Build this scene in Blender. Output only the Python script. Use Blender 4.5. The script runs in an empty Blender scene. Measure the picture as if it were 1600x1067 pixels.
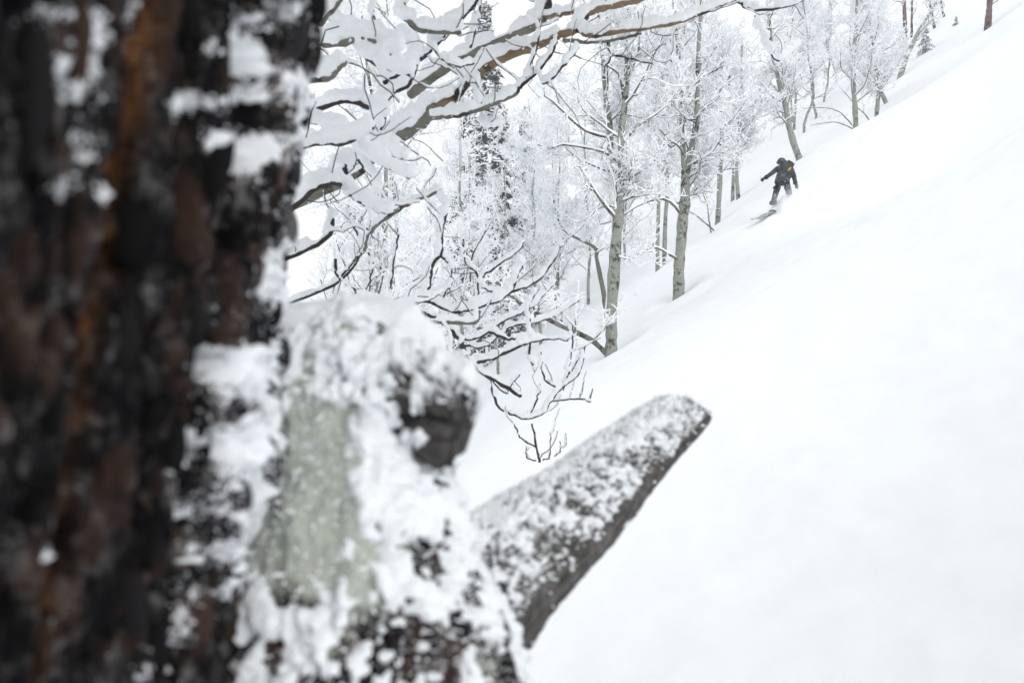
import bpy, bmesh, math, random
import numpy as np
from mathutils import Vector, Matrix

# ------------------------------------------------------------------ camera, sky, sun, exposure
scene = bpy.context.scene
C = scene.collection
F = 24.0 / 36.0 * 1600.0            # focal length in pixels of the 1600 px photograph
CAMZ = 2.1
cd = bpy.data.cameras.new('camera'); cam = bpy.data.objects.new('camera', cd); C.objects.link(cam)
cam.location = (0, 0, CAMZ); cam.rotation_euler = (math.radians(90), 0, 0)
cd.lens = 24.0; cd.sensor_width = 36.0; cd.clip_start = 0.02; cd.clip_end = 2000
cd.dof.use_dof = True; cd.dof.focus_distance = 18.0; cd.dof.aperture_fstop = 4.0
scene.camera = cam

SUN_EL, SUN_ROT = math.radians(36), math.radians(148)
world = bpy.data.worlds.new('World'); scene.world = world; world.use_nodes = True
wn = world.node_tree.nodes; wl = world.node_tree.links; wn.clear()
sky = wn.new('ShaderNodeTexSky'); sky.sky_type = 'NISHITA'; sky.sun_disc = False
sky.sun_elevation = SUN_EL; sky.sun_rotation = SUN_ROT; sky.dust_density = 6.0; sky.air_density = 1.5
hs = wn.new('ShaderNodeHueSaturation'); hs.inputs['Saturation'].default_value = 0.25
mx = wn.new('ShaderNodeMix'); mx.data_type = 'RGBA'; mx.inputs[0].default_value = 0.88
mx.inputs['B'].default_value = (9.78, 10.0, 10.2, 1)          # an even, closed deck of snow cloud
bg = wn.new('ShaderNodeBackground'); bg.inputs['Strength'].default_value = 0.085
wo = wn.new('ShaderNodeOutputWorld')
wl.new(sky.outputs[0], hs.inputs['Color']); wl.new(hs.outputs[0], mx.inputs['A'])
wl.new(mx.outputs['Result'], bg.inputs['Color']); wl.new(bg.outputs[0], wo.inputs[0])

sd = bpy.data.lights.new('sun', 'SUN'); sd.energy = 0.85; sd.angle = math.radians(40); sd.color = (1.0, 0.98, 0.95)
sun = bpy.data.objects.new('sun', sd); C.objects.link(sun)
sdir = Vector((math.sin(SUN_ROT) * math.cos(SUN_EL), math.cos(SUN_ROT) * math.cos(SUN_EL), math.sin(SUN_EL)))
sun.rotation_euler = sdir.to_track_quat('Z', 'Y').to_euler(); sun.location = sdir * 60

scene.view_settings.view_transform = 'Standard'; scene.view_settings.look = 'None'
scene.view_settings.exposure = 0.53; scene.view_settings.gamma = 1.0; scene.view_settings.use_curve_mapping = False
scene.render.engine = 'CYCLES'
scene.cycles.use_denoising = True
scene.cycles.max_bounces = 6; scene.cycles.diffuse_bounces = 5; scene.cycles.glossy_bounces = 2
scene.cycles.transparent_max_bounces = 4; scene.cycles.volume_bounces = 3
scene.cycles.use_adaptive_sampling = True; scene.cycles.adaptive_threshold = 0.015

# ------------------------------------------------------------------ helpers
def at(px, py, Y):
    """photo pixel + distance in metres -> world point"""
    return np.array(((px - 800.0) / F * Y, Y, (533.5 - py) / F * Y + CAMZ))

def to_px(P):
    return 800 + P[..., 0] / P[..., 1] * F, 533.5 - (P[..., 2] - CAMZ) / P[..., 1] * F

def _hash(ix, iy, iz, seed):
    h = (ix * 374761393 + iy * 668265263 + iz * 2147483647 + seed * 974634777) & 0xFFFFFFFF
    h = ((h ^ (h >> 13)) * 1274126177) & 0xFFFFFFFF
    h = (h ^ (h >> 16)) & 0xFFFF
    return h / 65535.0

def vnoise(x, y, z=0.0, seed=0):
    x, y, z = np.broadcast_arrays(np.asarray(x, float), np.asarray(y, float), np.asarray(z, float))
    xi, yi, zi = np.floor(x).astype(np.int64), np.floor(y).astype(np.int64), np.floor(z).astype(np.int64)
    fx, fy, fz = x - xi, y - yi, z - zi
    fx, fy, fz = [f * f * f * (f * (f * 6 - 15) + 10) for f in (fx, fy, fz)]
    r = 0
    for a in (0, 1):
        for b in (0, 1):
            for c in (0, 1):
                w = (fx if a else 1 - fx) * (fy if b else 1 - fy) * (fz if c else 1 - fz)
                r = r + w * _hash(xi + a, yi + b, zi + c, seed)
    return r * 2 - 1

def fbm(x, y, z=0.0, seed=0, oct=4, gain=0.5):
    r = 0; a = 1.0; s = 1.0
    for o in range(oct):
        r = r + a * vnoise(np.asarray(x) * s, np.asarray(y) * s, np.asarray(z) * s, seed + o * 17)
        a *= gain; s *= 2.03
    return r

def smooth(a, b, x):
    t = np.clip((x - a) / (b - a), 0, 1)
    return t * t * (3 - 2 * t)

def mesh_np(name, V, Q=None, T=None, shade=True, attrs=None):
    me = bpy.data.meshes.new(name)
    V = np.ascontiguousarray(V, dtype=np.float32).reshape(-1, 3)
    nq = 0 if Q is None else len(Q); nt = 0 if T is None else len(T)
    me.vertices.add(len(V)); me.vertices.foreach_set('co', V.ravel())
    loops = []
    if nq: loops.append(np.asarray(Q, np.int32).ravel())
    if nt: loops.append(np.asarray(T, np.int32).ravel())
    loops = np.concatenate(loops)
    me.loops.add(len(loops)); me.loops.foreach_set('vertex_index', loops)
    starts = np.concatenate([np.arange(nq) * 4, nq * 4 + np.arange(nt) * 3]).astype(np.int32)
    me.polygons.add(nq + nt); me.polygons.foreach_set('loop_start', starts)
    me.update(calc_edges=True)
    if shade: me.polygons.foreach_set('use_smooth', np.ones(nq + nt, bool))
    for k, a in (attrs or {}).items():
        at_ = me.attributes.new(k, 'FLOAT', 'POINT'); at_.data.foreach_set('value', np.ascontiguousarray(a, np.float32).ravel())
    return me

def link(name, me, mat, parent=None, loc=None):
    o = bpy.data.objects.new(name, me); C.objects.link(o)
    if mat is not None and me is not None and len(me.materials) == 0: me.materials.append(mat)
    if parent is not None: o.parent = parent
    if loc is not None: o.location = loc
    return o

def tag(o, label=None, cat=None, group=None, kind=None):
    if label: o['label'] = label
    if cat: o['category'] = cat
    if group: o['group'] = group
    if kind: o['kind'] = kind
    return o

def empty(name, loc=(0, 0, 0), rz=0.0):
    o = bpy.data.objects.new(name, None); C.objects.link(o); o.location = loc; o.rotation_euler.z = rz
    o.empty_display_size = 0.2
    return o

def copy_tree(o, parent=None):
    c = o.copy(); C.objects.link(c); c.parent = parent
    for ch in list(o.children): copy_tree(ch, c)
    return c

def frames(P):
    """P (m,n,3) -> tangent, two normals"""
    T = np.gradient(P, axis=1); T /= np.linalg.norm(T, axis=2, keepdims=True) + 1e-9
    ref = np.where(np.abs(T[:, :, 2:3].mean(axis=1, keepdims=True)) > 0.85, np.array([1.0, 0, 0]), np.array([0, 0, 1.0]))
    A = np.cross(T, ref); A /= np.linalg.norm(A, axis=2, keepdims=True) + 1e-9
    B = np.cross(A, T)
    return T, A, B

class Tubes:
    """collects batches of tubes into one mesh"""
    def __init__(s): s.V = []; s.Q = []; s.T = []; s.n = 0
    def add(s, P, R, sides, cap=False):
        P = np.asarray(P, float); R = np.asarray(R, float)
        if P.ndim == 2: P = P[None]; R = R[None]
        m, n, _ = P.shape
        T, A, B = frames(P)
        ang = np.arange(sides) * 2 * math.pi / sides
        V = P[:, :, None, :] + R[:, :, None, None] * (np.cos(ang)[None, None, :, None] * A[:, :, None, :] + np.sin(ang)[None, None, :, None] * B[:, :, None, :])
        base = s.n + (np.arange(m) * n * sides)[:, None, None]
        i = (np.arange(n - 1) * sides)[None, :, None]; k = np.arange(sides)[None, None, :]; k2 = (k + 1) % sides
        q = np.stack([base + i + k, base + i + k2, base + i + sides + k2, base + i + sides + k], -1).reshape(-1, 4)
        s.V.append(V.reshape(-1, 3)); s.Q.append(q); s.n += m * n * sides
        if cap:
            for j in range(m):
                for e, r in ((0, -1), (n - 1, 1)):
                    c = s.n; s.V.append((P[j, e] + T[j, e] * r * R[j, e] * 0.5)[None]); s.n += 1
                    b = q[0, 0] + j * n * sides + e * sides
                    for a in range(sides):
                        t = [b + a, b + (a + 1) % sides, c]
                        s.T.append(t if r > 0 else t[::-1])
    def mesh(s, name): return mesh_np(name, np.concatenate(s.V), np.concatenate(s.Q), np.array(s.T) if s.T else None)

def resample(pts, n):
    """Catmull-Rom through pts (k,d) -> n points"""
    p = np.asarray(pts, float); k = len(p)
    if k == 2:
        t = np.linspace(0, 1, n)[:, None]; return p[0] * (1 - t) + p[1] * t
    q = np.vstack([2 * p[0] - p[1], p, 2 * p[-1] - p[-2]])
    u = np.linspace(0, k - 1, n); i = np.minimum(u.astype(int), k - 2); f = (u - i)[:, None]
    a, b, c, d = q[i], q[i + 1], q[i + 2], q[i + 3]
    return 0.5 * (2 * b + (c - a) * f + (2 * a - 5 * b + 4 * c - d) * f ** 2 + (3 * b - a - 3 * c + d) * f ** 3)

# ------------------------------------------------------------------ materials
def mat(name):
    m = bpy.data.materials.new(name); m.use_nodes = True
    nt = m.node_tree; b = nt.nodes['Principled BSDF']
    return m, nt, b
def nd(nt, kind, **kw):
    n = nt.nodes.new(kind)
    for k, v in kw.items():
        if k in n.inputs.keys(): n.inputs[k].default_value = v
        else: setattr(n, k, v)
    return n
def ramp(nt, fac, stops):
    r = nt.nodes.new('ShaderNodeValToRGB'); e = r.color_ramp.elements
    while len(e) < len(stops): e.new(0.5)
    for el, (p, c) in zip(e, stops): el.position = p; el.color = (*c, 1)
    nt.links.new(fac, r.inputs[0]); return r
def noise(nt, scale, detail=4, rough=0.55, vec=None, dist=0.0):
    n = nd(nt, 'ShaderNodeTexNoise'); n.inputs['Scale'].default_value = scale; n.inputs['Detail'].default_value = detail
    n.inputs['Roughness'].default_value = rough; n.inputs['Distortion'].default_value = dist
    if vec is not None: nt.links.new(vec, n.inputs['Vector'])
    return n
def bump(nt, b, h, strength=0.3, dist=0.01):
    n = nd(nt, 'ShaderNodeBump'); n.inputs['Strength'].default_value = strength; n.inputs['Distance'].default_value = dist
    nt.links.new(h, n.inputs['Height']); nt.links.new(n.outputs[0], b.inputs['Normal'])
def objco(nt, scale=(1, 1, 1)):
    t = nd(nt, 'ShaderNodeTexCoord'); m = nd(nt, 'ShaderNodeMapping'); m.inputs['Scale'].default_value = scale
    nt.links.new(t.outputs['Object'], m.inputs[0]); return m.outputs[0]

def snow_material(name, col=(0.88, 0.905, 0.93), scale=30, strength=0.25, dist=0.004):
    m, nt, b = mat(name)
    co = objco(nt); n = noise(nt, scale, 5, 0.6, co)
    r = ramp(nt, n.outputs[0], [(0.3, tuple(c * 0.965 for c in col)), (0.7, col)])
    nt.links.new(r.outputs[0], b.inputs['Base Color'])
    b.inputs['Roughness'].default_value = 0.75; b.inputs['Specular IOR Level'].default_value = 0.2
    if strength: bump(nt, b, n.outputs[0], strength, dist)
    return m
M = {}
M['snow'] = snow_material('packed_snow')
M['ground'] = snow_material('powder_snow', (0.865, 0.882, 0.902), 3.0, 0.35, 0.05)
M['rime'] = snow_material('rime', (0.93, 0.95, 0.97), 20, 0)

def dusted(nt, col, kind):                # grains of blown snow stuck to the bark, denser where 'dust' is high
    a = nd(nt, 'ShaderNodeAttribute', attribute_name='dust', attribute_type=kind)
    n = noise(nt, 260, 3, 0.7, objco(nt)) if kind == 'GEOMETRY' else noise(nt, 4.0, 4, 0.7, objco(nt))
    ad = nd(nt, 'ShaderNodeMath', operation='ADD'); nt.links.new(a.outputs['Fac'], ad.inputs[0]); nt.links.new(n.outputs[0], ad.inputs[1])
    r = ramp(nt, ad.outputs[0], [(0.78, (0,) * 3), (0.86, (1,) * 3)])
    m = nd(nt, 'ShaderNodeMix', data_type='RGBA'); m.inputs['B'].default_value = (.84, .86, .89, 1)
    nt.links.new(r.outputs[0], m.inputs[0]); nt.links.new(col, m.inputs['A']); return m.outputs['Result']
def bark_material():
    m, nt, b = mat('conifer_bark'); co = objco(nt, (1, 1, 0.48))
    n1 = noise(nt, 70, 6, 0.7, co); n2 = noise(nt, 34, 3, 0.6, co)
    r = ramp(nt, n1.outputs[0], [(0.41, (0.002, 0.002, 0.003)), (0.54, (0.012, 0.011, 0.012)), (0.68, (0.16, 0.15, 0.15))])
    rb = ramp(nt, n2.outputs[0], [(0.5, (0.0, 0, 0)), (0.64, (1, 1, 1))])
    mixb = nd(nt, 'ShaderNodeMix', data_type='RGBA'); mixb.inputs['B'].default_value = (0.12, 0.068, 0.048, 1)
    nt.links.new(r.outputs[0], mixb.inputs['A'])
    mm = nd(nt, 'ShaderNodeMath', operation='MULTIPLY'); mm.inputs[1].default_value = 0.32
    nt.links.new(rb.outputs[0], mm.inputs[0]); nt.links.new(mm.outputs[0], mixb.inputs[0])
    # resin-stained split, and pale lichen
    ar = nd(nt, 'ShaderNodeAttribute', attribute_name='resin')
    mr = nd(nt, 'ShaderNodeMix', data_type='RGBA'); mr.inputs['B'].default_value = (0.36, 0.14, 0.028, 1)
    nt.links.new(mixb.outputs['Result'], mr.inputs['A'])
    mr2 = nd(nt, 'ShaderNodeMath', operation='MULTIPLY'); rr = ramp(nt, n1.outputs[0], [(0.35, (0.1,) * 3), (0.6, (1,) * 3)])
    nt.links.new(ar.outputs['Fac'], mr2.inputs[0]); nt.links.new(rr.outputs[0], mr2.inputs[1]); nt.links.new(mr2.outputs[0], mr.inputs[0])
    al = nd(nt, 'ShaderNodeAttribute', attribute_name='lichen')
    ml = nd(nt, 'ShaderNodeMix', data_type='RGBA')
    rl = ramp(nt, n1.outputs[0], [(0.3, (0.33, 0.35, 0.30)), (0.7, (0.52, 0.54, 0.49))])
    nt.links.new(mr.outputs['Result'], ml.inputs['A']); nt.links.new(rl.outputs[0], ml.inputs['B']); nt.links.new(al.outputs['Fac'], ml.inputs[0])
    nt.links.new(dusted(nt, ml.outputs['Result'], 'GEOMETRY'), b.inputs['Base Color'])
    b.inputs['Roughness'].default_value = 0.9; b.inputs['Specular IOR Level'].default_value = 0.15
    bump(nt, b, n1.outputs[0], 0.7, 0.006)
    return m
M['bark'] = bark_material()

def plate_material():
    m, nt, b = mat('bark_plate'); co = objco(nt, (1, 1, 0.5)); n1 = noise(nt, 60, 6, 0.7, co)
    oi = nd(nt, 'ShaderNodeObjectInfo')
    ro = ramp(nt, oi.outputs['Random'], [(0.0, (0.004, 0.004, 0.005)), (0.45, (0.013, 0.012, 0.013)), (0.62, (0.022, 0.020, 0.022)), (0.70, (0.075, 0.045, 0.034)), (0.76, (0.028, 0.026, 0.028)), (0.88, (0.06, 0.057, 0.06)), (1.0, (0.24, 0.228, 0.228))])
    mu = nd(nt, 'ShaderNodeMix', data_type='RGBA', blend_type='MULTIPLY'); mu.inputs[0].default_value = 0.8
    rn = ramp(nt, n1.outputs[0], [(0.3, (0.35,) * 3), (0.75, (1.5,) * 3)])
    nt.links.new(ro.outputs[0], mu.inputs['A']); nt.links.new(rn.outputs[0], mu.inputs['B']); nt.links.new(dusted(nt, mu.outputs['Result'], 'OBJECT'), b.inputs['Base Color'])
    b.inputs['Roughness'].default_value = 0.9; b.inputs['Specular IOR Level'].default_value = 0.15
    bump(nt, b, n1.outputs[0], 0.6, 0.003)
    return m
M['plate'] = plate_material()

def wood_material():                      # weathered grey dead limb, grain along the limb (attributes gl, gc)
    m, nt, b = mat('weathered_limb')
    a1 = nd(nt, 'ShaderNodeAttribute', attribute_name='grain_u'); a2 = nd(nt, 'ShaderNodeAttribute', attribute_name='grain_v')
    cx = nd(nt, 'ShaderNodeCombineXYZ'); nt.links.new(a1.outputs['Fac'], cx.inputs[0]); nt.links.new(a2.outputs['Fac'], cx.inputs[1])
    n1 = noise(nt, 1.0, 6, 0.65, cx.outputs[0], 0.6)
    co = objco(nt); n2 = noise(nt, 60, 4, 0.6, co)
    r = ramp(nt, n1.outputs[0], [(0.3, (0.035, 0.032, 0.03)), (0.5, (0.115, 0.108, 0.102)), (0.7, (0.21, 0.20, 0.19))])
    mu = nd(nt, 'ShaderNodeMix', data_type='RGBA', blend_type='MULTIPLY'); mu.inputs[0].default_value = 0.8
    r2 = ramp(nt, n2.outputs[0], [(0.35, (0.25,) * 3), (0.65, (1.2,) * 3)])
    nt.links.new(r.outputs[0], mu.inputs['A']); nt.links.new(r2.outputs[0], mu.inputs['B']); nt.links.new(mu.outputs['Result'], b.inputs['Base Color'])
    b.inputs['Roughness'].default_value = 0.85; b.inputs['Specular IOR Level'].default_value = 0.15
    bump(nt, b, n1.outputs[0], 0.6, 0.004)
    return m
M['wood'] = wood_material()

def char_material():
    m, nt, b = mat('dark_end_grain'); co = objco(nt)
    v = nd(nt, 'ShaderNodeTexVoronoi', feature='DISTANCE_TO_EDGE'); v.inputs['Scale'].default_value = 26; nt.links.new(co, v.inputs['Vector'])
    n = noise(nt, 50, 5, 0.6, co)
    r = ramp(nt, v.outputs['Distance'], [(0.0, (0.006, 0.006, 0.006)), (0.13, (0.05, 0.046, 0.044))])
    mu = nd(nt, 'ShaderNodeMix', data_type='RGBA', blend_type='MULTIPLY'); mu.inputs[0].default_value = 0.8
    r2 = ramp(nt, n.outputs[0], [(0.3, (0.4,) * 3), (0.7, (1.6,) * 3)])
    nt.links.new(r.outputs[0], mu.inputs['A']); nt.links.new(r2.outputs[0], mu.inputs['B']); nt.links.new(mu.outputs['Result'], b.inputs['Base Color'])
    b.inputs['Roughness'].default_value = 0.8; bump(nt, b, v.outputs['Distance'], 0.8, 0.006)
    return m
M['char'] = char_material()

def aspen_material(name, dark, light, scar=0.40, scale=(1, 1, 1)):
    m, nt, b = mat(name); co = objco(nt, (1, 1, 1.0))
    n1 = noise(nt, 14, 5, 0.6, objco(nt, (1, 1, 3.0))); n2 = noise(nt, 5.0, 4, 0.7, co)
    r = ramp(nt, n1.outputs[0], [(0.3, dark), (0.7, light)])
    sc = ramp(nt, n2.outputs[0], [(scar, (0.22,) * 3), (scar + 0.06, (1,) * 3)])
    mu = nd(nt, 'ShaderNodeMix', data_type='RGBA', blend_type='MULTIPLY'); mu.inputs[0].default_value = 1.0
    nt.links.new(r.outputs[0], mu.inputs['A']); nt.links.new(sc.outputs[0], mu.inputs['B'])
    n3 = noise(nt, 34, 3, 0.6, co); sp = ramp(nt, n3.outputs[0], [(0.66, (0,) * 3), (0.70, (1,) * 3)])     # flecks of stuck snow
    mw = nd(nt, 'ShaderNodeMix', data_type='RGBA'); mw.inputs['B'].default_value = (0.85, 0.87, 0.9, 1)
    nt.links.new(sp.outputs[0], mw.inputs[0]); nt.links.new(mu.outputs['Result'], mw.inputs['A'])
    nt.links.new(mw.outputs['Result'], b.inputs['Base Color'])
    b.inputs['Roughness'].default_value = 0.85; b.inputs['Specular IOR Level'].default_value = 0.2
    bump(nt, b, n1.outputs[0], 0.3, 0.01)
    return m
M['aspen'] = aspen_material('aspen_bark', (0.21, 0.22, 0.19), (0.34, 0.35, 0.305))
M['limb_brown'] = aspen_material('brown_limb_bark', (0.15, 0.105, 0.066), (0.27, 0.195, 0.125))
M['limb_grey'] = aspen_material('grey_limb_bark', (0.11, 0.108, 0.09), (0.22, 0.215, 0.178))
M['red_bark'] = aspen_material('reddish_pine_bark', (0.09, 0.05, 0.045), (0.19, 0.12, 0.11), 0.42)

def plain(name, c, rough=0.8, spec=0.2, nscale=40, lo=0.7, hi=1.3):
    m, nt, b = mat(name); n = noise(nt, nscale, 4, 0.6, objco(nt))
    r = ramp(nt, n.outputs[0], [(0.3, tuple(v * lo for v in c)), (0.7, tuple(v * hi for v in c))])
    nt.links.new(r.outputs[0], b.inputs['Base Color']); b.inputs['Roughness'].default_value = rough; b.inputs['Specular IOR Level'].default_value = spec
    return m
M['twig'] = plain('twig_bark', (0.05, 0.046, 0.04), 0.85, 0.1, 15)
M['needle'] = plain('spruce_needles', (0.04, 0.046, 0.046), 0.8, 0.1, 8)

# ------------------------------------------------------------------ the slope
CTRL = [  # (px, py, Y): points of the snow surface seen in the photograph
    (955, 552, 14.3), (1060, 462, 16.2), (1190, 350, 19.3), (1225, 318, 19.9), (1122, 352, 24), (1033, 422, 22), (1150, 312, 28), (1248, 246, 27),
    (1341, 198, 29), (1372, 188, 30), (1385, 160, 33), (1408, 119, 38), (1543, 46, 34), (1450, 300, 18), (1400, 600, 7.0), (750, 760, 8.6), (1500, 900, 4.2)]
def plane_z(x, y):
    return 0.70 * x + 0.03 * y + 0.19 * (np.sqrt((y - 38.0) ** 2 + 60) + (y - 38.0)) * 0.5
cp = np.array([at(*c) for c in CTRL])
SIG = 4.0
def kern(x, y): return np.exp(-((np.asarray(x)[..., None] - cp[:, 0]) ** 2 + (np.asarray(y)[..., None] - cp[:, 1]) ** 2) / (2 * SIG ** 2))
Wt = np.linalg.solve(kern(cp[:, 0], cp[:, 1]) + 0.12 * np.eye(len(cp)), cp[:, 2] - plane_z(cp[:, 0], cp[:, 1]))
def ground(x, y):
    x = np.asarray(x, float); y = np.asarray(y, float)
    return plane_z(x, y) + kern(x, y) @ Wt
def rel(x, y):                                            # wind ripples and soft hummocks
    d = np.sqrt(x ** 2 + y ** 2)
    q = 0.83 * x + 0.1 * y
    return (0.048 * fbm(q * 0.28, y * 0.20, seed=3, oct=3) * smooth(2, 14, d) + 0.028 * fbm(q * 1.4, y * 1.0, seed=5, oct=3)
            + 0.011 * fbm(q * 6, y * 4, seed=9, oct=3) * np.exp(-d / 8))
def gz(x, y): return float(ground(x, y) + rel(np.array(x), np.array(y)))
gx = np.concatenate([-np.geomspace(1, 70, 130)[::-1] + 0.0, np.linspace(-0.97, 13.0, 300), 13 + np.geomspace(0.06, 90, 140)])
gy = np.concatenate([np.linspace(-14, -0.2, 40), np.linspace(0, 24, 330), 24 + np.geomspace(0.1, 110, 140)])
GX, GY = np.meshgrid(gx, gy)
track = 0                                                # the rider's fresh trench, from the slope above down to the board
GZ = ground(GX, GY) + rel(GX, GY)
b_n, b_t = at(1190, 350, 19.3), at(1300, 262, 22.5)
dv = (b_t - b_n)[:2]; L = np.linalg.norm(dv); dv = dv / L
s_ = (GX - b_n[0]) * dv[0] + (GY - b_n[1]) * dv[1]; c_ = -(GX - b_n[0]) * dv[1] + (GY - b_n[1]) * dv[0]
trench = .45 * (-0.16 * np.exp(-(c_ / 0.22) ** 2) + 0.07 * np.exp(-((np.abs(c_) - 0.5) / 0.2) ** 2))
GZ = GZ + trench * smooth(0.7, 1.6, s_) * (1 - smooth(5, 11, s_)) * (0.8 + 0.5 * vnoise(GX * 3, GY * 3, seed=21))
for c in (0, 1, 4, 5, 6, 7, 8, 9):                        # wells and drifted collars round the trunks
    d_ = np.sqrt((GX - cp[c, 0]) ** 2 + (GY - cp[c, 1]) ** 2)
    GZ = GZ - .13 * np.exp(-(d_ / .34) ** 2) + .07 * np.exp(-((d_ - .75) / .35) ** 2)
m0 = at(1229, 324, 19.6)
sm_ = (GX - m0[0]) * dv[0] + (GY - m0[1]) * dv[1]; cm_ = -(GX - m0[0]) * dv[1] + (GY - m0[1]) * dv[0]
GZ = GZ + .40 * np.exp(-(sm_ / .62) ** 2 - (cm_ / .55) ** 2) * (1 + .35 * fbm(GX * 3.5, GY * 3.5, seed=23, oct=3))
ny, nx = GX.shape
idx = np.arange(ny * nx).reshape(ny, nx)
Qg = np.stack([idx[:-1, :-1], idx[:-1, 1:], idx[1:, 1:], idx[1:, :-1]], -1).reshape(-1, 4)
slope = link('snow_slope', mesh_np('snow_slope', np.stack([GX, GY, GZ], -1), Qg), M['ground'])
tag(slope, kind='structure')

# ------------------------------------------------------------------ aspens: growth
def spawn(P, R, k, t0, t1, ang, length, n, rng, up=0.25, wob=0.25, rr=0.6, taper=0.35, rmin=0.002, lenfall=0.5, grav=0.0):
    """k children for each of the m parent polylines P (m,np,3)"""
    m, npnt, _ = P.shape
    t = (t0 + (t1 - t0) * (np.arange(k)[None, :] + rng.random((m, k))) / k)
    u = t * (npnt - 1); i = np.minimum(u.astype(int), npnt - 2); f = (u - i)[..., None]
    mi = np.arange(m)[:, None]
    p0 = P[mi, i] * (1 - f) + P[mi, i + 1] * f
    r0 = R[mi, i] * (1 - f[..., 0]) + R[mi, i + 1] * f[..., 0]
    tg = P[mi, i + 1] - P[mi, i]; tg /= np.linalg.norm(tg, axis=-1, keepdims=True) + 1e-9
    rv = rng.normal(size=tg.shape); rv -= (rv * tg).sum(-1, keepdims=True) * tg; rv /= np.linalg.norm(rv, axis=-1, keepdims=True) + 1e-9
    a = np.radians(ang) * (0.7 + 0.6 * rng.random((m, k)))[..., None]
    d = np.cos(a) * tg + np.sin(a) * rv; d[..., 2] += up; d /= np.linalg.norm(d, axis=-1, keepdims=True)
    ln = length * (0.55 + 0.8 * rng.random((m, k))) * (1 - lenfall * t)
    N = m * k
    p = p0.reshape(N, 3); d = d.reshape(N, 3); ln = ln.reshape(N); r0 = r0.reshape(N)
    Q = np.zeros((N, n, 3)); Q[:, 0] = p
    step = ln / (n - 1)
    for j in range(1, n):
        d = d + rng.normal(size=(N, 3)) * wob; d[:, 2] += up * 0.45 - grav * j / n
        d /= np.linalg.norm(d, axis=1, keepdims=True)
        p = p + d * step[:, None]; Q[:, j] = p
    rb = np.maximum(r0 * rr, rmin)
    RR = rb[:, None] * np.linspace(1, taper, n)[None]
    return Q, np.maximum(RR, rmin * 0.7)

WIND = np.array([-0.55, -0.35, 0.0])
NEARWIND = np.array([-0.45, 0.15, 0.0])
def rime_offset(P, wind=WIND):
    T, _, _ = frames(P)
    up = np.array([0, 0, 1.0]) + wind * 0.7
    o = up[None, None] - (T @ up)[..., None] * T
    return o / (np.linalg.norm(o, axis=2, keepdims=True) + 0.15)

def add_rime(tb, P, R, rng, thick, k=1.0, sides=4):
    rs = (R * k + thick) * (0.65 + 0.7 * rng.random(R.shape))
    rs[:, -1] *= 0.6
    tb.add(P + rime_offset(P) * (R * 0.75 + rs * 0.45)[..., None], rs, sides)

def aspen_crown(tr, rt, rng, nl=13, l1=2.4, l2=0.95, l3=0.36, k2=9, k3=8, k4=3, t0=0.25, thick=0.009, limbs_extra=None):
    """trunk polylines [(pts, radii)...] -> limb, twig and rime geometry"""
    limb = Tubes(); twig = Tubes(); rime = Tubes()
    L1 = []; 
    for (P, R) in zip(tr, rt):
        lower = len(tr) > 1 and P is tr[0]
        q, r = spawn(P[None], R[None], 3 if lower else nl, .8 if lower else (.12 if len(tr) > 1 else t0), 0.97, 58, l1, 9, rng, up=0.22, wob=0.17, rr=0.42, taper=0.25, rmin=0.007, lenfall=0.55)
        r = np.minimum(r, 0.032 * np.linspace(1, 0.3, 9)[None])
        L1.append((q, r))
    q1 = np.concatenate([a for a, _ in L1]); r1 = np.concatenate([b for _, b in L1])
    if limbs_extra is not None:
        q1 = np.concatenate([q1, limbs_extra[0]]); r1 = np.concatenate([r1, limbs_extra[1]])
    limb.add(q1, r1, 6); limb.raw = (q1, r1); add_rime(rime, q1, r1, rng, 0.008, 0.75, 5)
    if limbs_extra is not None:
        n_ = len(limbs_extra[0])
        qe, re = spawn(q1[-n_:], r1[-n_:], 3, 0.45, 1.0, 50, l2 * .7, 7, rng, up=0.16, wob=0.26, rr=0.6, taper=0.4, rmin=0.0045, lenfall=0.35)
        q1, r1 = q1[:-n_], r1[:-n_]
    q2, r2 = spawn(q1, r1, k2, 0.12, 1.0, 52, l2, 7, rng, up=0.16, wob=0.26, rr=0.6, taper=0.4, rmin=0.0045, lenfall=0.35)
    if limbs_extra is not None: q2, r2 = np.concatenate([q2, qe]), np.concatenate([r2, re])
    twig.add(q2, r2, 4); add_rime(rime, q2, r2, rng, thick, 0.8, 4)
    q3, r3 = spawn(q2, r2, k3, 0.1, 1.0, 55, l3, 5, rng, up=0.12, wob=0.36, rr=0.7, taper=0.6, rmin=0.0034, lenfall=0.2)
    twig.add(q3, r3, 3); add_rime(rime, q3, r3, rng, thick, 0.6, 4)
    if k4:
        q4, r4 = spawn(q3, r3, k4, 0.25, 1.0, 55, l3 * 0.42, 3, rng, up=0.12, wob=0.3, rr=0.8, taper=0.8, rmin=0.0028, lenfall=0.1)
        twig.add(q4, r4, 3); add_rime(rime, q4, r4, rng, thick * 0.9, 0.5, 4)
    return limb, twig, rime

def trunk_mesh(trs, rts, rng, sides=14):
    tb = Tubes()
    for P, R in zip(trs, rts):
        n = len(P); w = 1 + 0.07 * rng.normal(size=n); tb.add(P, R * w, sides, cap=True)
    return tb.mesh('trunk')

def trunk_snow(trs, rts, rng):
    out = []
    for P, R in zip(trs, rts):
        n = len(P)
        for a, b in [(int(n * s), int(n * e)) for s, e in ((0.12, 0.3), (0.38, 0.62), (0.66, 0.98))]:
            if b - a < 3: continue
            Q = P[a:b]; rr = R[a:b] * 0.42 * (0.5 + 0.6 * rng.random(b - a)); rr[0] *= 0.2; rr[-1] *= 0.2
            side = np.array([-0.75, 0.35, 0]); tb = Tubes(); tb.add(Q + side[None] * R[a:b, None], rr, 6, cap=True); out.append(tb.mesh('trunk_snow'))
    return out

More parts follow.
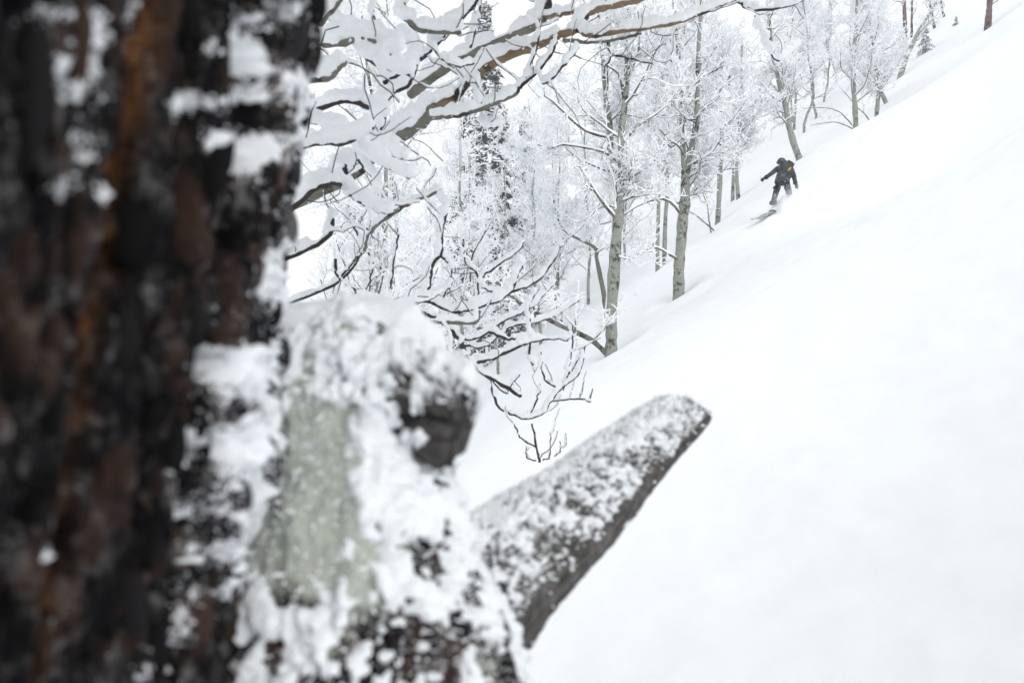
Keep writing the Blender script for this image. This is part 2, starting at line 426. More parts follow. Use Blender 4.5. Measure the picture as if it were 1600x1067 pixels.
def make_aspen(base, trs, rts, seed, label, group, split=True, name='aspen_tree', extra=None, **kw):
    """trs: list of world-space polylines (k,3); stems; base = world point of the foot"""
    rng = np.random.default_rng(seed); base = np.asarray(base, float)
    P = [resample(np.asarray(t) - base, 26) for t in trs]
    R = [np.interp(np.linspace(0, 1, 26), np.linspace(0, 1, len(r)), r) for r in rts]
    for p in P: p[2:] += np.cumsum(rng.normal(size=(24, 3)) * np.array([0.006, 0.006, 0]), axis=0)
    root = empty(name, tuple(base)); tag(root, label, 'tree', group)
    link('trunk', trunk_mesh(P, R, rng), kw.pop('bark', M['aspen']), root)
    ex = None
    if extra:
        q = np.stack([resample(np.asarray(e[0]) - base, 9) for e in extra]); r = np.stack([np.linspace(e[1], e[2], 9) for e in extra])
        ex = (q, r)
    limb, twig, rime = aspen_crown(P, R, rng, limbs_extra=ex, **kw)
    if split:
        for q_, r_ in zip(*limb.raw):
            b_ = Tubes(); b_.add(q_, r_, 6); link('branch', b_.mesh('branch'), M['limb_grey'], root)
    else:
        link('branches', limb.mesh('branches'), M['limb_grey'], root)['kind'] = 'stuff'
    cr = link('twigs', twig.mesh('twigs'), M['twig'], root); cr['kind'] = 'stuff'
    link('rime', rime.mesh('rime'), M['rime'], cr)['kind'] = 'stuff'
    for me_ in trunk_snow(P, R, rng): link('trunk_snow', me_, M['snow'], root)
    return root

def px_line(pts, Y, dy=None):
    return np.array([at(p[0], p[1], Y + (p[2] if len(p) > 2 else 0.0)) for p in pts])

def foot(px, py, Y):
    """foot of a trunk seen meeting the snow at px,py: a little below the snow surface"""
    p = at(px, py, Y); return p
def with_root(line):
    p0 = line[0].copy(); d = line[0] - line[1]; d /= np.linalg.norm(d)
    return np.vstack([p0 + d * 0.5, line])

# --- the two big aspens in the middle
Y1 = 14.3; k = Y1 / F
t1 = with_root(px_line([(955, 552), (957, 500), (961, 430), (966, 350), (969, 290)], Y1))
t1a = px_line([(968, 300), (963, 268), (951, 240, .1), (951, 200, .2), (944, 150, .3), (938, 90, .3), (930, 20, .5), (925, -60, .6)], Y1)
t1b = px_line([(969, 300), (971, 250, -.1), (971, 205, -.2), (978, 150, -.2), (981, 80, -.1), (984, 0, 0), (990, -90, .1), (996, -160, .1)], Y1)
ex1 = [(px_line([(966, 345), (948, 325, -.2), (930, 300, -.4), (912, 270, -.5), (906, 262, -.5)], Y1), .035, .016),
       (px_line([(951, 240), (925, 233, .2), (880, 226, .4), (862, 232, .5), (840, 226, .6)], Y1), .03, .012),
       (px_line([(950, 215), (915, 205, -.3), (885, 180, -.6), (865, 160, -.8), (850, 150, -.9)], Y1), .03, .012),
       (px_line([(951, 195), (925, 165, .3), (900, 140, .5), (880, 120, .6), (870, 100, .6)], Y1), .026, .01),
       (px_line([(972, 290), (990, 275, -.2), (1010, 262, -.4), (1025, 250, -.4)], Y1), .024, .01),
       (px_line([(975, 165), (968, 120, -.3), (952, 105, -.5), (945, 100, -.6)], Y1), .03, .012),
       (px_line([(962, 400), (985, 405, -.3), (1000, 395, -.5), (1020, 393, -.6)], Y1), .02, .008)]
make_aspen(at(955, 552, Y1), [t1, t1a, t1b], [[.15, .135, .125, .12, .115, .11], [.075, .07, .065, .06, .05, .04, .035, .03], [.08, .07, .065, .06, .055, .05, .04, .03]],
           11, 'tall grey aspen with forked trunk, nearest of the standing grove', 'rime covered aspens along the slope edge', extra=ex1, nl=9, t0=0.45, l1=2.2)
ls = with_root(px_line([(947, 552), (930, 536, -.1), (911, 524, -.3), (870, 506, -.6), (830, 484, -.9), (800, 466, -1.2), (775, 440, -1.4)], Y1))
make_aspen(at(947, 552, Y1), [ls], [[.06, .058, .055, .05, .045, .04, .03, .02]], 12, 'low stem leaning left from the foot of the forked aspen', 'rime covered aspens along the slope edge', nl=9, l1=1.1, l2=.6, l3=.26, k2=6, k3=5, k4=2, bark=M['limb_grey'])
ls = with_root(px_line([(944, 472), (938, 440), (930, 405), (927, 388), (905, 376, .2), (880, 362, .4), (868, 345, .4), (860, 310, .5)], 15.6))
make_aspen(ls[0], [ls], [[.06, .058, .055, .05, .04, .03, .026, .02, .014]], 13, 'thin bent sapling just left behind the forked aspen', 'rime covered aspens along the slope edge', nl=8, l1=1.3, l2=.6, l3=.3, k2=7, k3=6, k4=2, t0=.4, bark=M['limb_grey'])

Y2 = 16.2
t2 = with_root(px_line([(1060, 462), (1061, 415), (1064, 365), (1068, 320), (1070, 270)], Y2))
t2a = px_line([(1069, 290), (1068, 245), (1066, 205, .1), (1068, 160, .2), (1064, 110, .3), (1060, 50, .4), (1052, -40, .5)], Y2)
t2b = px_line([(1071, 280), (1077, 245), (1084, 215, -.1), (1088, 180, -.2), (1090, 130, -.2), (1092, 60, -.2), (1098, -20, 0), (1102, -110, 0)], Y2)
ex2 = [(px_line([(1059, 405), (1042, 396, -.3), (1026, 387, -.6), (1008, 391, -.9), (975, 404, -1.1)], Y2), .032, .012),
       (px_line([(1062, 333), (1050, 318, -.3), (1033, 311, -.6), (1000, 320, -.9), (962, 343, -1.2), (935, 352, -1.4)], Y2), .035, .012),
       (px_line([(1060, 318), (1048, 300, .3), (1040, 285, .6), (1030, 272, .7)], Y2), .03, .012),
       (px_line([(1072, 262), (1092, 250, -.3), (1110, 240, -.5), (1125, 220, -.6)], Y2), .032, .014),
       (px_line([(1066, 215), (1050, 230, -.2), (1040, 225, -.4), (1025, 235, -.5)], Y2), .026, .01),
       (px_line([(1088, 185), (1105, 165, .3), (1125, 140, .5), (1150, 120, .7)], Y2), .03, .012)]
make_aspen(at(1060, 462, Y2), [t2, t2a, t2b], [[.15, .14, .13, .12, .12, .11], [.07, .065, .06, .06, .055, .045, .03], [.085, .08, .075, .07, .06, .05, .04, .03]],
           21, 'thick grey aspen in the middle of the grove, splitting in two above its scar', 'rime covered aspens along the slope edge', extra=ex2, nl=9, t0=0.45, l1=2.2)

# --- the rest of the standing row: (stems px, Y, radius, label, seed, crown height)
row = [
 ([(1028, 423), (1029, 370), (1031, 300), (1029, 220), (1026, 120), (1020, -20)], 22.0, .075, 'slim left stem of the pair between the two thick aspens', 31),
 ([(1037, 414), (1038, 360), (1041, 300), (1040, 230), (1046, 140), (1050, 20)], 22.3, .085, 'slim right stem of the pair between the two thick aspens', 32),
 ([(1121, 352), (1122, 315), (1124, 260), (1126, 215), (1124, 150), (1130, 50)], 24.0, .105, 'straight aspen just right of the scarred thick aspen', 33),
 ([(1145, 303), (1146, 270), (1146, 235), (1140, 170), (1138, 80)], 29.0, .085, 'left of two thin aspens standing left of the snowboarder', 34),
 ([(1154, 316), (1151, 275), (1152, 225), (1158, 160), (1160, 60)], 28.0, .095, 'right of two thin aspens standing left of the snowboarder', 35),
 ([(1249, 247), (1240, 222), (1232, 190), (1226, 155), (1216, 118), (1205, 50), (1200, -60)], 27.0, .145, 'aspen leaning left right behind the snowboarder', 36),
 ([(1337, 197), (1335, 165), (1332, 125), (1333, 80), (1338, 0), (1340, -80)], 29.0, .125, 'stout aspen with bare low twigs, up the slope from the snowboarder', 37),
 ([(1369, 187), (1371, 160), (1372, 130), (1366, 100), (1360, 50), (1352, -30)], 30.0, .10, 'slender upright aspen right of the stout one up the slope', 38),
 ([(1384, 160), (1374, 135), (1364, 105), (1358, 70), (1362, 0)], 33.0, .11, 'aspen tilting left at the right end of the close trio', 39),
 ([(1407, 119), (1416, 90), (1428, 65), (1445, 35), (1466, 0), (1490, -50)], 38.0, .16, 'lone aspen leaning right with snow along its upper side', 40),
 ([(1543, 46), (1544, 25), (1547, 0), (1552, -60), (1556, -130)], 34.0, .19, 'brownish trunk standing alone at the top right skyline', 41),
]
for pts, Y, r, lab, sd_ in row:
    ln = with_root(px_line(pts, Y)); n = len(ln)
    hi = r > .12
    make_aspen(at(pts[0][0], pts[0][1], Y), [ln], [list(np.linspace(r * 1.05, r * .4, n))], sd_, lab, 'rime covered aspens along the slope edge',
               nl=17 if sd_ < 40 else 5, l1=2.4 if sd_ < 37 else 2.7, t0={31: .5, 32: .5, 33: .42, 34: .45, 35: .42, 36: .40, 37: .34, 38: .32, 39: .30}.get(sd_, .45), k2=8, k3=7, k4=2, thick=.011, bark=M['aspen'] if sd_ != 41 else M['red_bark'])
# low bare stems at the skyline
for pts, Y, lab, sd_ in [
    ([(1336, 203), (1322, 196), (1306, 191), (1290, 192), (1268, 196)], 28.8, 'bare low stem lying out left from the stout aspen foot, lower one', 51),
    ([(1332, 197), (1322, 185), (1310, 175), (1290, 169), (1252, 170)], 29.2, 'bare low stem arching left from the stout aspen foot, upper one', 52),
    ([(1360, 191), (1350, 178), (1338, 165), (1325, 150), (1318, 143)], 29.5, 'bare stem slanting up left below the slender upright aspen', 53),
    ([(1110, 357), (1108, 340), (1106, 318), (1098, 298), (1092, 280)], 22.5, 'thin bare sapling in front of the straight aspen, upright one', 54),
    ([(1110, 357), (1100, 348), (1088, 338), (1075, 330), (1064, 318)], 22.6, 'thin bare sapling slanting left below the straight aspen', 55)]:
    ln = with_root(px_line(pts, Y))
    make_aspen(ln[0], [ln], [list(np.linspace(.028, .01, len(ln)))], sd_, lab, 'bare saplings at the slope edge', name='aspen_sapling', nl=5, l1=.8, l2=.3, l3=.15, k2=3, k3=3, k4=0, t0=.35, thick=.006, bark=M['limb_grey'])

# --- background aspens: four kinds, copied
protos = []
for s in range(4):
    rng = np.random.default_rng(100 + s)
    h = 9.5 + 1.2 * s
    n = 12; P = np.zeros((n, 3)); P[:, 2] = np.linspace(-.6, h, n); P[:, :2] = np.cumsum(rng.normal(size=(n, 2)) * .10, axis=0); P[:2, :2] = 0
    protos.append(make_aspen((0, 0, 0), [P], [list(np.linspace(.085, .016, n))], 200 + s, 'x', 'rime covered aspens in the wood behind',
                             nl=22, l1=2.6, l2=1.0, l3=.36, k2=8, k3=8, k4=2, t0=.18, thick=.011, split=False))
rng = np.random.default_rng(77)
spots = []
for px, Y, sc, lab in [
    (557, 12.0, .95, 'dark aspen trunk glimpsed through snowy branches close to the big bark trunk'),
    (868, 36, 1.0, 'aspen with a dark trunk seen left of the thin bent sapling'),
    (640, 17, 1.0, 'rimed aspen behind the snow capped stub, left of the dark spruce'),
    (705, 22, .9, 'rimed aspen in front of the tall dark spruce'),
    (590, 26, 1.05, 'rimed aspen at the left, deeper in the wood'),
    (737, 27, .90, 'rimed aspen screening the lower left of the tall dark spruce'),
    (822, 33, .95, 'rimed aspen in front of the half hidden right spruce'),
    (778, 29, .84, 'rimed aspen screening the lower right of the tall dark spruce'),]:
    spots.append((px, Y, sc, lab))
for i in range(30):
    px = rng.uniform(500, 930) if i < 14 else (rng.uniform(930, 1330) if i < 24 else rng.uniform(1190, 1400))
    Y = rng.uniform(27, 50) if i < 14 else rng.uniform(38, 60)
    spots.append((px, Y, rng.uniform(.75, 1.1), 'hazy rime white aspen in the crowded wood behind'))
used = [False] * 4
for i, (px, Y, sc, lab) in enumerate(spots):
    kx = i % 4
    o = protos[kx] if not used[kx] else copy_tree(protos[kx])
    used[kx] = True
    x = (px - 800) / F * Y
    o.location = (x, Y, gz(x, Y)); o.rotation_euler.z = rng.uniform(0, 6.28); o.scale = (sc, sc, sc)
    o['label'] = lab

# ------------------------------------------------------------------ spruces
def make_spruce(h, w, seed, label, group, snowy=0.6, n_b=150, leaf=70):
    rng = np.random.default_rng(seed)
    root = empty('spruce_tree'); tag(root, label, 'tree', group)
    tb = Tubes(); tb.add(np.array([[0, 0, -.5], [0, 0, h * .5], [0, 0, h]]), np.array([w * .045, w * .03, .01]), 8); link('trunk', tb.mesh('trunk'), M['red_bark'], root)
    V = []; T = []; nv = 0; S = Tubes()
    t = np.sort(rng.random(n_b)) ** 0.85
    z = h * (0.06 + 0.93 * t); ln = w * .5 * (1.02 - t) ** .8 * (0.7 + .5 * rng.random(n_b)); az = rng.random(n_b) * 6.283
    n = 6; s = np.linspace(0, 1, n)
    P = np.zeros((n_b, n, 3))
    P[:, :, 0] = np.cos(az)[:, None] * ln[:, None] * s; P[:, :, 1] = np.sin(az)[:, None] * ln[:, None] * s
    P[:, :, 2] = z[:, None] + ln[:, None] * (0.12 * s - 0.62 * s ** 2)
    # needle sprays hang along each bough
    u = rng.random((n_b, leaf)); ii = np.minimum((u * (n - 1)).astype(int), n - 2); f = (u * (n - 1) - ii)[..., None]; bi = np.arange(n_b)[:, None]
    c = P[bi, ii] * (1 - f) + P[bi, ii + 1] * f
    side = np.stack([-np.sin(az), np.cos(az), 0 * az], -1)[:, None]
    wd = ln[:, None, None] * .30 * (1.1 - u[..., None]) * rng.normal(size=(n_b, leaf, 1))
    c = c + side * wd; c[..., 2] -= np.abs(wd[..., 0]) * .35 + rng.random((n_b, leaf)) * .10 * w / 4
    c = c.reshape(-1, 3); N = len(c); sz = w * .020 * (0.6 + .8 * rng.random((N, 1)))
    d1 = rng.normal(size=(N, 3)); d1[:, 2] -= .8; d1 /= np.linalg.norm(d1, axis=1, keepdims=True); d2 = np.cross(d1, rng.normal(size=(N, 3))); d2 /= np.linalg.norm(d2, axis=1, keepdims=True)
    V = np.stack([c - d2 * sz * .5, c + d2 * sz * .5, c + d1 * sz * 2.2], 1).reshape(-1, 3)
    link('needles', mesh_np('needles', V, None, np.arange(N * 3).reshape(-1, 3), shade=False), M['needle'], root)['kind'] = 'stuff'
    # pillows of snow along the boughs and dabs on the sprays
    m = rng.random(n_b) < snowy + .2
    R = (w * .018 * (ln / ln.max() * .7 + .4))[:, None] * (0.7 + .7 * rng.random((n_b, n))); R[:, -1] *= .5
    S.add((P + np.array([0, 0, w * .012]))[m], R[m], 6)
    k_ = rng.random(N) < snowy * .5
    cc = c[k_] + np.array([0, 0, w * .012]); a = rng.normal(size=cc.shape) * w * .016; a[:, 2] *= .4
    S.add(np.stack([cc - a, cc, cc + a], 1), np.stack([np.full(len(cc), w * .006), w * .010 * (.6 + .8 * rng.random(len(cc))), np.full(len(cc), w * .006)], 1), 5)
    link('snow', S.mesh('snow'), M['rime'], root)['kind'] = 'stuff'
    return root
def put(o, px, Y, dz=0.0, py=None):
    if py is not None: p = at(px, py, Y); o.location = tuple(p)
    else:
        x = (px - 800) / F * Y; o.location = (x, Y, gz(x, Y) + dz)
    return o
put(make_spruce(21, 6.2, 301, 'tall dark snow laden spruce behind the near snowy branches', 'spruces', .62, 330, 170), 758, 40)
put(make_spruce(15, 4.6, 302, 'dark spruce half hidden by rimed aspens, right of the tall one', 'spruces', .7, 260, 140), 820, 52)
put(make_spruce(1.9, 1.35, 303, 'small snowy spruce on the slope right of the leaning aspen', 'spruces', .8, 60, 50), 1446, 40, 0, 92)
put(make_spruce(1.5, 1.2, 304, 'tiny snow buried spruce left of the lone skyline trunk', 'spruces', .95, 50, 40), 1494, 42, 0, 64)
put(make_spruce(2.2, 1.5, 305, 'small spruce at the top edge left of the skyline trunk', 'spruces', .8, 60, 50), 1522, 50, 0, 20)
for i, (pts, Y, r) in enumerate([([(1414, 50), (1412, 0), (1409, -60)], 46, .15), ([(1424, 47), (1425, 10), (1428, -50)], 47, .09), ([(1460, 47), (1452, 5), (1443, -50)], 46, .11), ([(1478, 39), (1470, 5), (1460, -60)], 48, .10)]):
    ln = with_root(px_line(pts, Y))
    make_aspen(at(pts[0][0], pts[0][1], Y), [ln], [list(np.linspace(r, r * .6, len(ln)))], 60 + i,
               ['thickest dark reddish trunk far up at the top edge', 'short thin reddish trunk right beside the thickest far one', 'reddish trunk slanting left at the top edge, third of four', 'rightmost thin reddish trunk slanting left at the top edge'][i],
               'far reddish trunks', name='pine_tree', nl=6, l1=1.5, k2=4, k3=4, k4=0, t0=.5, thick=.012, bark=M['red_bark'])

# ------------------------------------------------------------------ near snow-laden branches (traced stems, real depth)
def remesh(me, voxel, name, smooth_it=2):
    o = bpy.data.objects.new('tmp', me); C.objects.link(o)
    md = o.modifiers.new('r', 'REMESH'); md.mode = 'VOXEL'; md.voxel_size = voxel; md.use_smooth_shade = True
    if smooth_it:
        sm = o.modifiers.new('s', 'SMOOTH'); sm.iterations = smooth_it; sm.factor = .5
    dg = bpy.context.evaluated_depsgraph_get(); ev = o.evaluated_get(dg)
    me2 = bpy.data.meshes.new_from_object(ev); me2.name = name
    C.objects.unlink(o); bpy.data.objects.remove(o)
    return me2

def near_tree(name, base, stems, branches, seed, label, group, voxel, cat='tree', twigs=3, tl=.26, snow_k=1.0):
    """branches: (pts[(px,py,dY)], Y, r0 px, r1 px, snow px, material)"""
    rng = np.random.default_rng(seed); base = np.asarray(base, float)
    root = empty(name, tuple(base)); tag(root, label, cat, group)
    tb = Tubes()
    for st, r in stems: tb.add(resample(np.asarray(st) - base, 16), np.linspace(r[0], r[1], 16), 12, cap=True)
    if stems: link('trunk', tb.mesh('trunk'), M['aspen'], root)
    SN = Tubes(); allP = []; allR = []
    for pts, Y, r0, r1, sn, mt in branches:
        n = max(8, 4 * len(pts)); P = resample(px_line(pts, Y) - base, n)
        mpp = Y / F
        P[1:-1] += rng.normal(size=(n - 2, 3)) * mpp * .8
        R = np.linspace(r0, r1, n) * mpp * (1 + .12 * rng.normal(size=n))
        b = Tubes(); b.add(P, R, 8, cap=True); bo = link('branch', b.mesh('branch'), M[mt], root)
        if sn:
            # snow load: lumpy, sits on top and on the windward side
            m = 3 * n; Ps = resample(P, m); Rb = np.interp(np.linspace(0, 1, m), np.linspace(0, 1, n), R)
            q = np.cumsum(rng.random()) * 9 + np.linspace(0, m * .33, m)
            lump = 1 + .28 * vnoise(q, seed * 1.0, 0, seed) + .22 * vnoise(q * 2.6, 4.0, 0, seed)
            gap = np.where(vnoise(q * .35 + 50, 9.0, 0, seed) < -.8, .45, 1.0)
            rs = sn * (.44 if Y > 2.75 else .52) * mpp * lump * gap * snow_k; rs[0] *= .7; rs[-1] *= .7
            off = rime_offset(Ps[None], NEARWIND)[0]
            SN.add(Ps + off * (Rb * .62 + rs * .72)[:, None], rs, 8, cap=True)
            SN.add(Ps + off * (Rb * .7 + rs * 1.5)[:, None], rs * .78, 8, cap=True)
        allP.append(resample(P, 10)); allR.append(np.interp(np.linspace(0, 1, 10), np.linspace(0, 1, n), R))
    if twigs:
        q, r = spawn(np.array(allP), np.array(allR), twigs, .1, 1, 60, tl * (branches[0][1] / 3.0), 6, rng, up=.16, wob=.3, rr=.4, taper=.6, rmin=.0018, lenfall=.2)
        r = np.minimum(r, .0021)
        tw = Tubes(); tw.add(q, r, 5); link('twigs', tw.mesh('twigs'), M['twig'], root)['kind'] = 'stuff'
        keep = rng.random(len(q)) < .8
        rs = (.0035 + .006 * rng.random((keep.sum(), 1))) * (0.6 + .8 * rng.random((keep.sum(), 6))) * snow_k
        SN.add(q[keep] + rime_offset(q[keep], NEARWIND) * (rs * .8 + .002)[..., None], rs, 6, cap=True)
    me = remesh(SN.mesh('snow_load'), voxel, 'snow_load', 2)
    n = len(me.vertices); co = np.zeros(n * 3, np.float32); me.vertices.foreach_get('co', co); co = co.reshape(-1, 3)
    nr = np.zeros(n * 3, np.float32); me.vertices.foreach_get('normal', nr); nr = nr.reshape(-1, 3)
    a = .0028 * fbm(co[:, 0] * 60, co[:, 1] * 60, co[:, 2] * 60, seed=seed, oct=3)
    co = co + nr * a[:, None]; me.vertices.foreach_set('co', co.astype(np.float32).ravel()); me.update()
    link('snow_load', me, M['snow'], root)['kind'] = 'stuff'
    return root

g = 'limb_grey'; br = 'limb_brown'; tw = 'twig'
upA = [
 ([(430, 330, -.3), (540, 280, -.2), (600, 232), (625, 215), (655, 195), (682, 166)], 3.2, 8, 10, 30, g),
 ([(682, 168), (706, 156), (730, 131), (770, 100), (812, 82), (850, 68)], 3.2, 8, 6.5, 22, br),
 ([(850, 68), (880, 54), (903, 46), (922, 20, .1), (960, 10, .2), (1012, -4, .3), (1080, -30, .3)], 3.2, 6, 4.5, 15, br),
 ([(903, 46), (920, 56, -.05), (962, 51, -.1), (1005, 46, -.1), (1050, 38, -.1), (1095, 22, 0), (1150, 0, .1)], 3.2, 4.5, 2, 15, br),
 ([(640, 150, .3), (700, 105, .2), (767, 72, .1), (828, 45), (850, 28, 0), (858, -10, 0)], 3.4, 8, 6, 20, g),
 ([(850, 28), (875, 23, -.1), (895, 20, -.1), (930, 18)], 3.4, 4, 3, 11, br),
 ([(672, 184), (705, 181, -.1), (732, 177, -.2), (775, 162, -.2), (808, 146, -.2)], 3.1, 4, 3, 15, g),
 ([(806, 146), (816, 134), (840, 112), (856, 92), (871, 66)], 3.0, 3, 2, 10, tw),
 ([(842, 110), (850, 130, -.05), (866, 120, -.1), (884, 100, -.1), (905, 75, 0)], 3.0, 2.2, 1.5, 10, tw),
 ([(840, 30), (842, 62, -.1), (830, 100, -.1), (817, 132, -.1)], 3.1, 1.6, 1.3, 7, tw),
 ([(748, 112), (750, 150, -.05), (757, 194, -.1), (778, 200, -.1)], 3.1, 2.4, 2, 15, tw),
 ([(880, 62), (907, 67), (950, 66), (978, 60), (1002, 53)], 3.15, 3, 1.8, 4, g),
 ([(950, 66), (953, 90), (945, 106)], 3.15, 1.6, 1.2, 6, tw),
 ([(1046, 55), (1046, 80), (1050, 98)], 3.2, 1.2, 1.0, 9, tw),
 ([(955, 85), (985, 92), (1020, 100)], 3.3, 1.5, 1.0, 5, tw),
 ([(430, 200, .2), (530, 160), (575, 167), (597, 165), (615, 145), (640, 132), (651, 100), (640, 72), (618, 46)], 2.7, 5, 1.8, 16, tw),
 ([(597, 165), (600, 188), (591, 218), (605, 238), (628, 251)], 2.7, 5, 2.5, 19, tw),
 ([(430, 60, .2), (520, 70), (562, 60), (590, 66), (614, 74), (607, 90)], 2.4, 6, 4, 24, g),
 ([(480, 10, .1), (537, 47), (562, 80), (588, 103), (640, 118)], 2.4, 2.6, 1.8, 20, tw),
 ([(590, -40), (625, -5), (632, 25), (662, 48), (720, 52)], 2.8, 7, 4, 21, g),
 ([(600, 130), (662, 90), (700, 50), (730, 20), (762, -20)], 2.9, 3.4, 3, 19, tw),
 ([(662, 90), (677, 78, -.05), (690, 92, -.1), (715, 103, -.1), (740, 100)], 2.8, 2.4, 1.6, 12, tw),
 ([(430, 130, .1), (510, 122), (526, 110), (541, 96)], 2.1, 6, 4, 22, g),
 ([(430, 180), (530, 204), (562, 232), (598, 258), (640, 280)], 2.3, 2.6, 1.5, 20, tw),
 ([(540, -30), (578, 0), (585, 30), (590, 60)], 2.5, 2, 1.4, 10, tw),
 ([(500, 40), (525, 10), (560, -30)], 2.2, 4, 3, 14, g),
 ([(735, 75), (745, 40), (752, 0)], 3.0, 2, 1.4, 12, tw),
 ([(430, 240), (505, 225), (540, 225), (585, 200)], 2.2, 4, 2, 22, tw),
 ([(1180, 25, .2), (1195, 60, .2), (1215, 95, .2), (1250, 70, .3)], 4.6, 2, 1, 14, tw),
 ([(1150, 0), (1175, 15), (1230, 10), (1300, -20)], 4.4, 2.5, 1.5, 13, tw),
]
x0 = at(425, 533, 3.3); b0 = np.array([x0[0], x0[1], gz(x0[0], x0[1])])
near_tree('aspen_tree', b0, [(np.array([b0 + [0, 0, -.3], at(425, 700, 3.3), at(428, 400, 3.25), at(432, 200, 3.2), at(440, -100, 3.2), at(450, -500, 3.3)]), (.07, .03))],
          upA, 401, 'near aspen with thick snow pillows on brown branches across the top', 'near snow loaded aspens', .0075)
mid = [
 ([(430, 350), (500, 290, -.1), (535, 288), (540, 258)], 2.5, 4, 4, 18, tw),
 ([(535, 290), (552, 308), (571, 321), (610, 335)], 2.5, 4, 2, 20, tw),
 ([(560, 250), (587, 285), (597, 315), (610, 328), (625, 322)], 2.8, 2.6, 1.5, 15, tw),
 ([(435, 410), (505, 377), (520, 348), (517, 325)], 2.6, 4, 3, 13, tw),
 ([(435, 480), (530, 440), (565, 388), (548, 346), (545, 322)], 3.6, 2.6, 1.2, 9, tw),
 ([(566, 392), (570, 385), (585, 355), (620, 330), (646, 315), (688, 298)], 3.6, 3.5, 3, 11, g),
 ([(575, 395), (583, 410), (580, 430), (572, 452)], 3.6, 1.6, 1.4, 8, tw),
 ([(524, 405), (526, 428), (540, 442), (556, 454)], 3.2, 2.4, 1.8, 6, tw),
 ([(532, 434), (548, 415), (565, 395)], 3.2, 1.6, 1.4, 6, tw),
 ([(668, 470), (670, 450), (677, 412), (690, 395), (690, 360), (698, 330), (688, 296)], 3.4, 3, 2, 14, tw),
 ([(690, 402), (704, 414), (706, 440), (699, 452), (690, 470)], 3.4, 2, 1.4, 9, tw),
 ([(610, 500, .2), (640, 478), (665, 470), (700, 484), (730, 486), (792, 462), (812, 424), (818, 400)], 3.4, 4, 1.8, 15, tw),
 ([(747, 470), (746, 430), (728, 410), (724, 374)], 3.5, 2, 1.3, 8, tw),
 ([(775, 458), (753, 447), (757, 432), (785, 410), (812, 390), (819, 374)], 3.5, 1.8, 1.3, 8, tw),
 ([(600, 520, .2), (675, 503), (740, 504), (750, 486)], 3.2, 3.5, 2.4, 12, g),
 ([(560, 470), (600, 475), (628, 483), (652, 473)], 2.8, 3.5, 3, 14, tw),
 ([(735, 440), (738, 400), (760, 360)], 3.8, 1.5, 1, 5, tw),
 ([(800, 455), (838, 440), (870, 400), (880, 372)], 4.0, 2, 1, 8, tw),
 ([(610, 450), (615, 410), (622, 370), (618, 345)], 4.0, 2, 1, 7, tw),
]
x0 = at(430, 533, 3.9); b0 = np.array([x0[0], x0[1], gz(x0[0], x0[1])])
near_tree('aspen_tree', b0, [(np.array([b0 + [0, 0, -.3], at(430, 800, 3.9), at(432, 600, 3.8), at(430, 400, 3.7), at(434, 200, 3.8)]), (.055, .03))],
          mid, 402, 'near aspen with looping snow coated twigs above the snow capped stub', 'near snow loaded aspens', .0065)
low = [
 ([(640, 480, .3), (680, 496, .1), (697, 508), (720, 534), (733, 566), (770, 593), (814, 619)], 3.6, 4, 3.2, 8, tw),
 ([(735, 566), (761, 563), (802, 546), (820, 537), (850, 530)], 3.6, 3, 2, 11, tw),
 ([(766, 592), (777, 633), (802, 648), (827, 654), (852, 643), (861, 627), (875, 608), (906, 582), (914, 540)], 3.6, 1.9, 1.3, 8, tw),
 ([(827, 654), (842, 615), (844, 600)], 3.6, 1.5, 1, 6, tw),
 ([(875, 609), (850, 590), (845, 550)], 3.6, 1.7, 1.2, 7, tw),
 ([(886, 590), (894, 545), (895, 508)], 3.6, 1.5, 1, 7, tw),
 ([(836, 580), (827, 552), (830, 522), (826, 480), (840, 455)], 3.7, 2, 1.2, 9, tw),
 ([(830, 532), (860, 529), (888, 532)], 3.7, 1.6, 1.2, 6, tw),
 ([(864, 627), (895, 623), (914, 624), (922, 628), (926, 607)], 3.6, 1.3, 1, 3, tw),
 ([(906, 624), (912, 597)], 3.6, 1, .8, 3, tw),
 ([(843, 722), (839, 700), (831, 662)], 3.5, 2, 1.5, 2, tw),
 ([(839, 699), (822, 690), (811, 680), (803, 660)], 3.5, 1.4, 1.1, 3, tw),
 ([(838, 719), (824, 715), (822, 697)], 3.5, 1.2, .9, 2, tw),
 ([(848, 719), (860, 712), (860, 678)], 3.5, 1.2, .9, 3, tw),
 ([(866, 712), (876, 705), (874, 690)], 3.5, 1.1, .8, 3, tw),
 ([(765, 520), (790, 528), (810, 530), (835, 522)], 3.7, 2.6, 2, 9, tw),
 ([(770, 595), (790, 615), (800, 600), (812, 585)], 3.6, 1.2, .8, 4, tw),
 ([(880, 610), (885, 590), (905, 560), (900, 530)], 3.7, 1.2, .8, 5, tw),
 ([(700, 520), (740, 530), (790, 500), (830, 480), (870, 440)], 4.2, 2.2, 1.2, 9, tw),
 ([(720, 540), (760, 540), (800, 510), (850, 500), (905, 470)], 4.4, 2, 1, 8, tw),
]
x0 = at(600, 533, 3.9); b0 = np.array([x0[0], x0[1], gz(x0[0], x0[1])])
near_tree('aspen_sapling', b0, [(np.array([b0 + [0, 0, -.3], at(602, 760, 3.9), at(610, 600, 3.85), at(640, 480, 3.9)]), (.03, .014))],
          low, 403, 'bowl shaped tangle of snowy twigs hanging over white snow at centre', 'near snow loaded aspens', .006, twigs=1, tl=.13)

# ------------------------------------------------------------------ the big conifer in front
AX = np.array([-.610, .440]); RT = .405; LEAN = np.array([.13, .01])
fz = float(ground(AX[0], AX[1]))
conifer = empty('conifer_tree', (AX[0] - LEAN[0] * 2.5, AX[1], fz)); CB = np.array(conifer.location)
tag(conifer, 'huge out of focus conifer trunk with dark furrowed bark filling the left', 'tree')

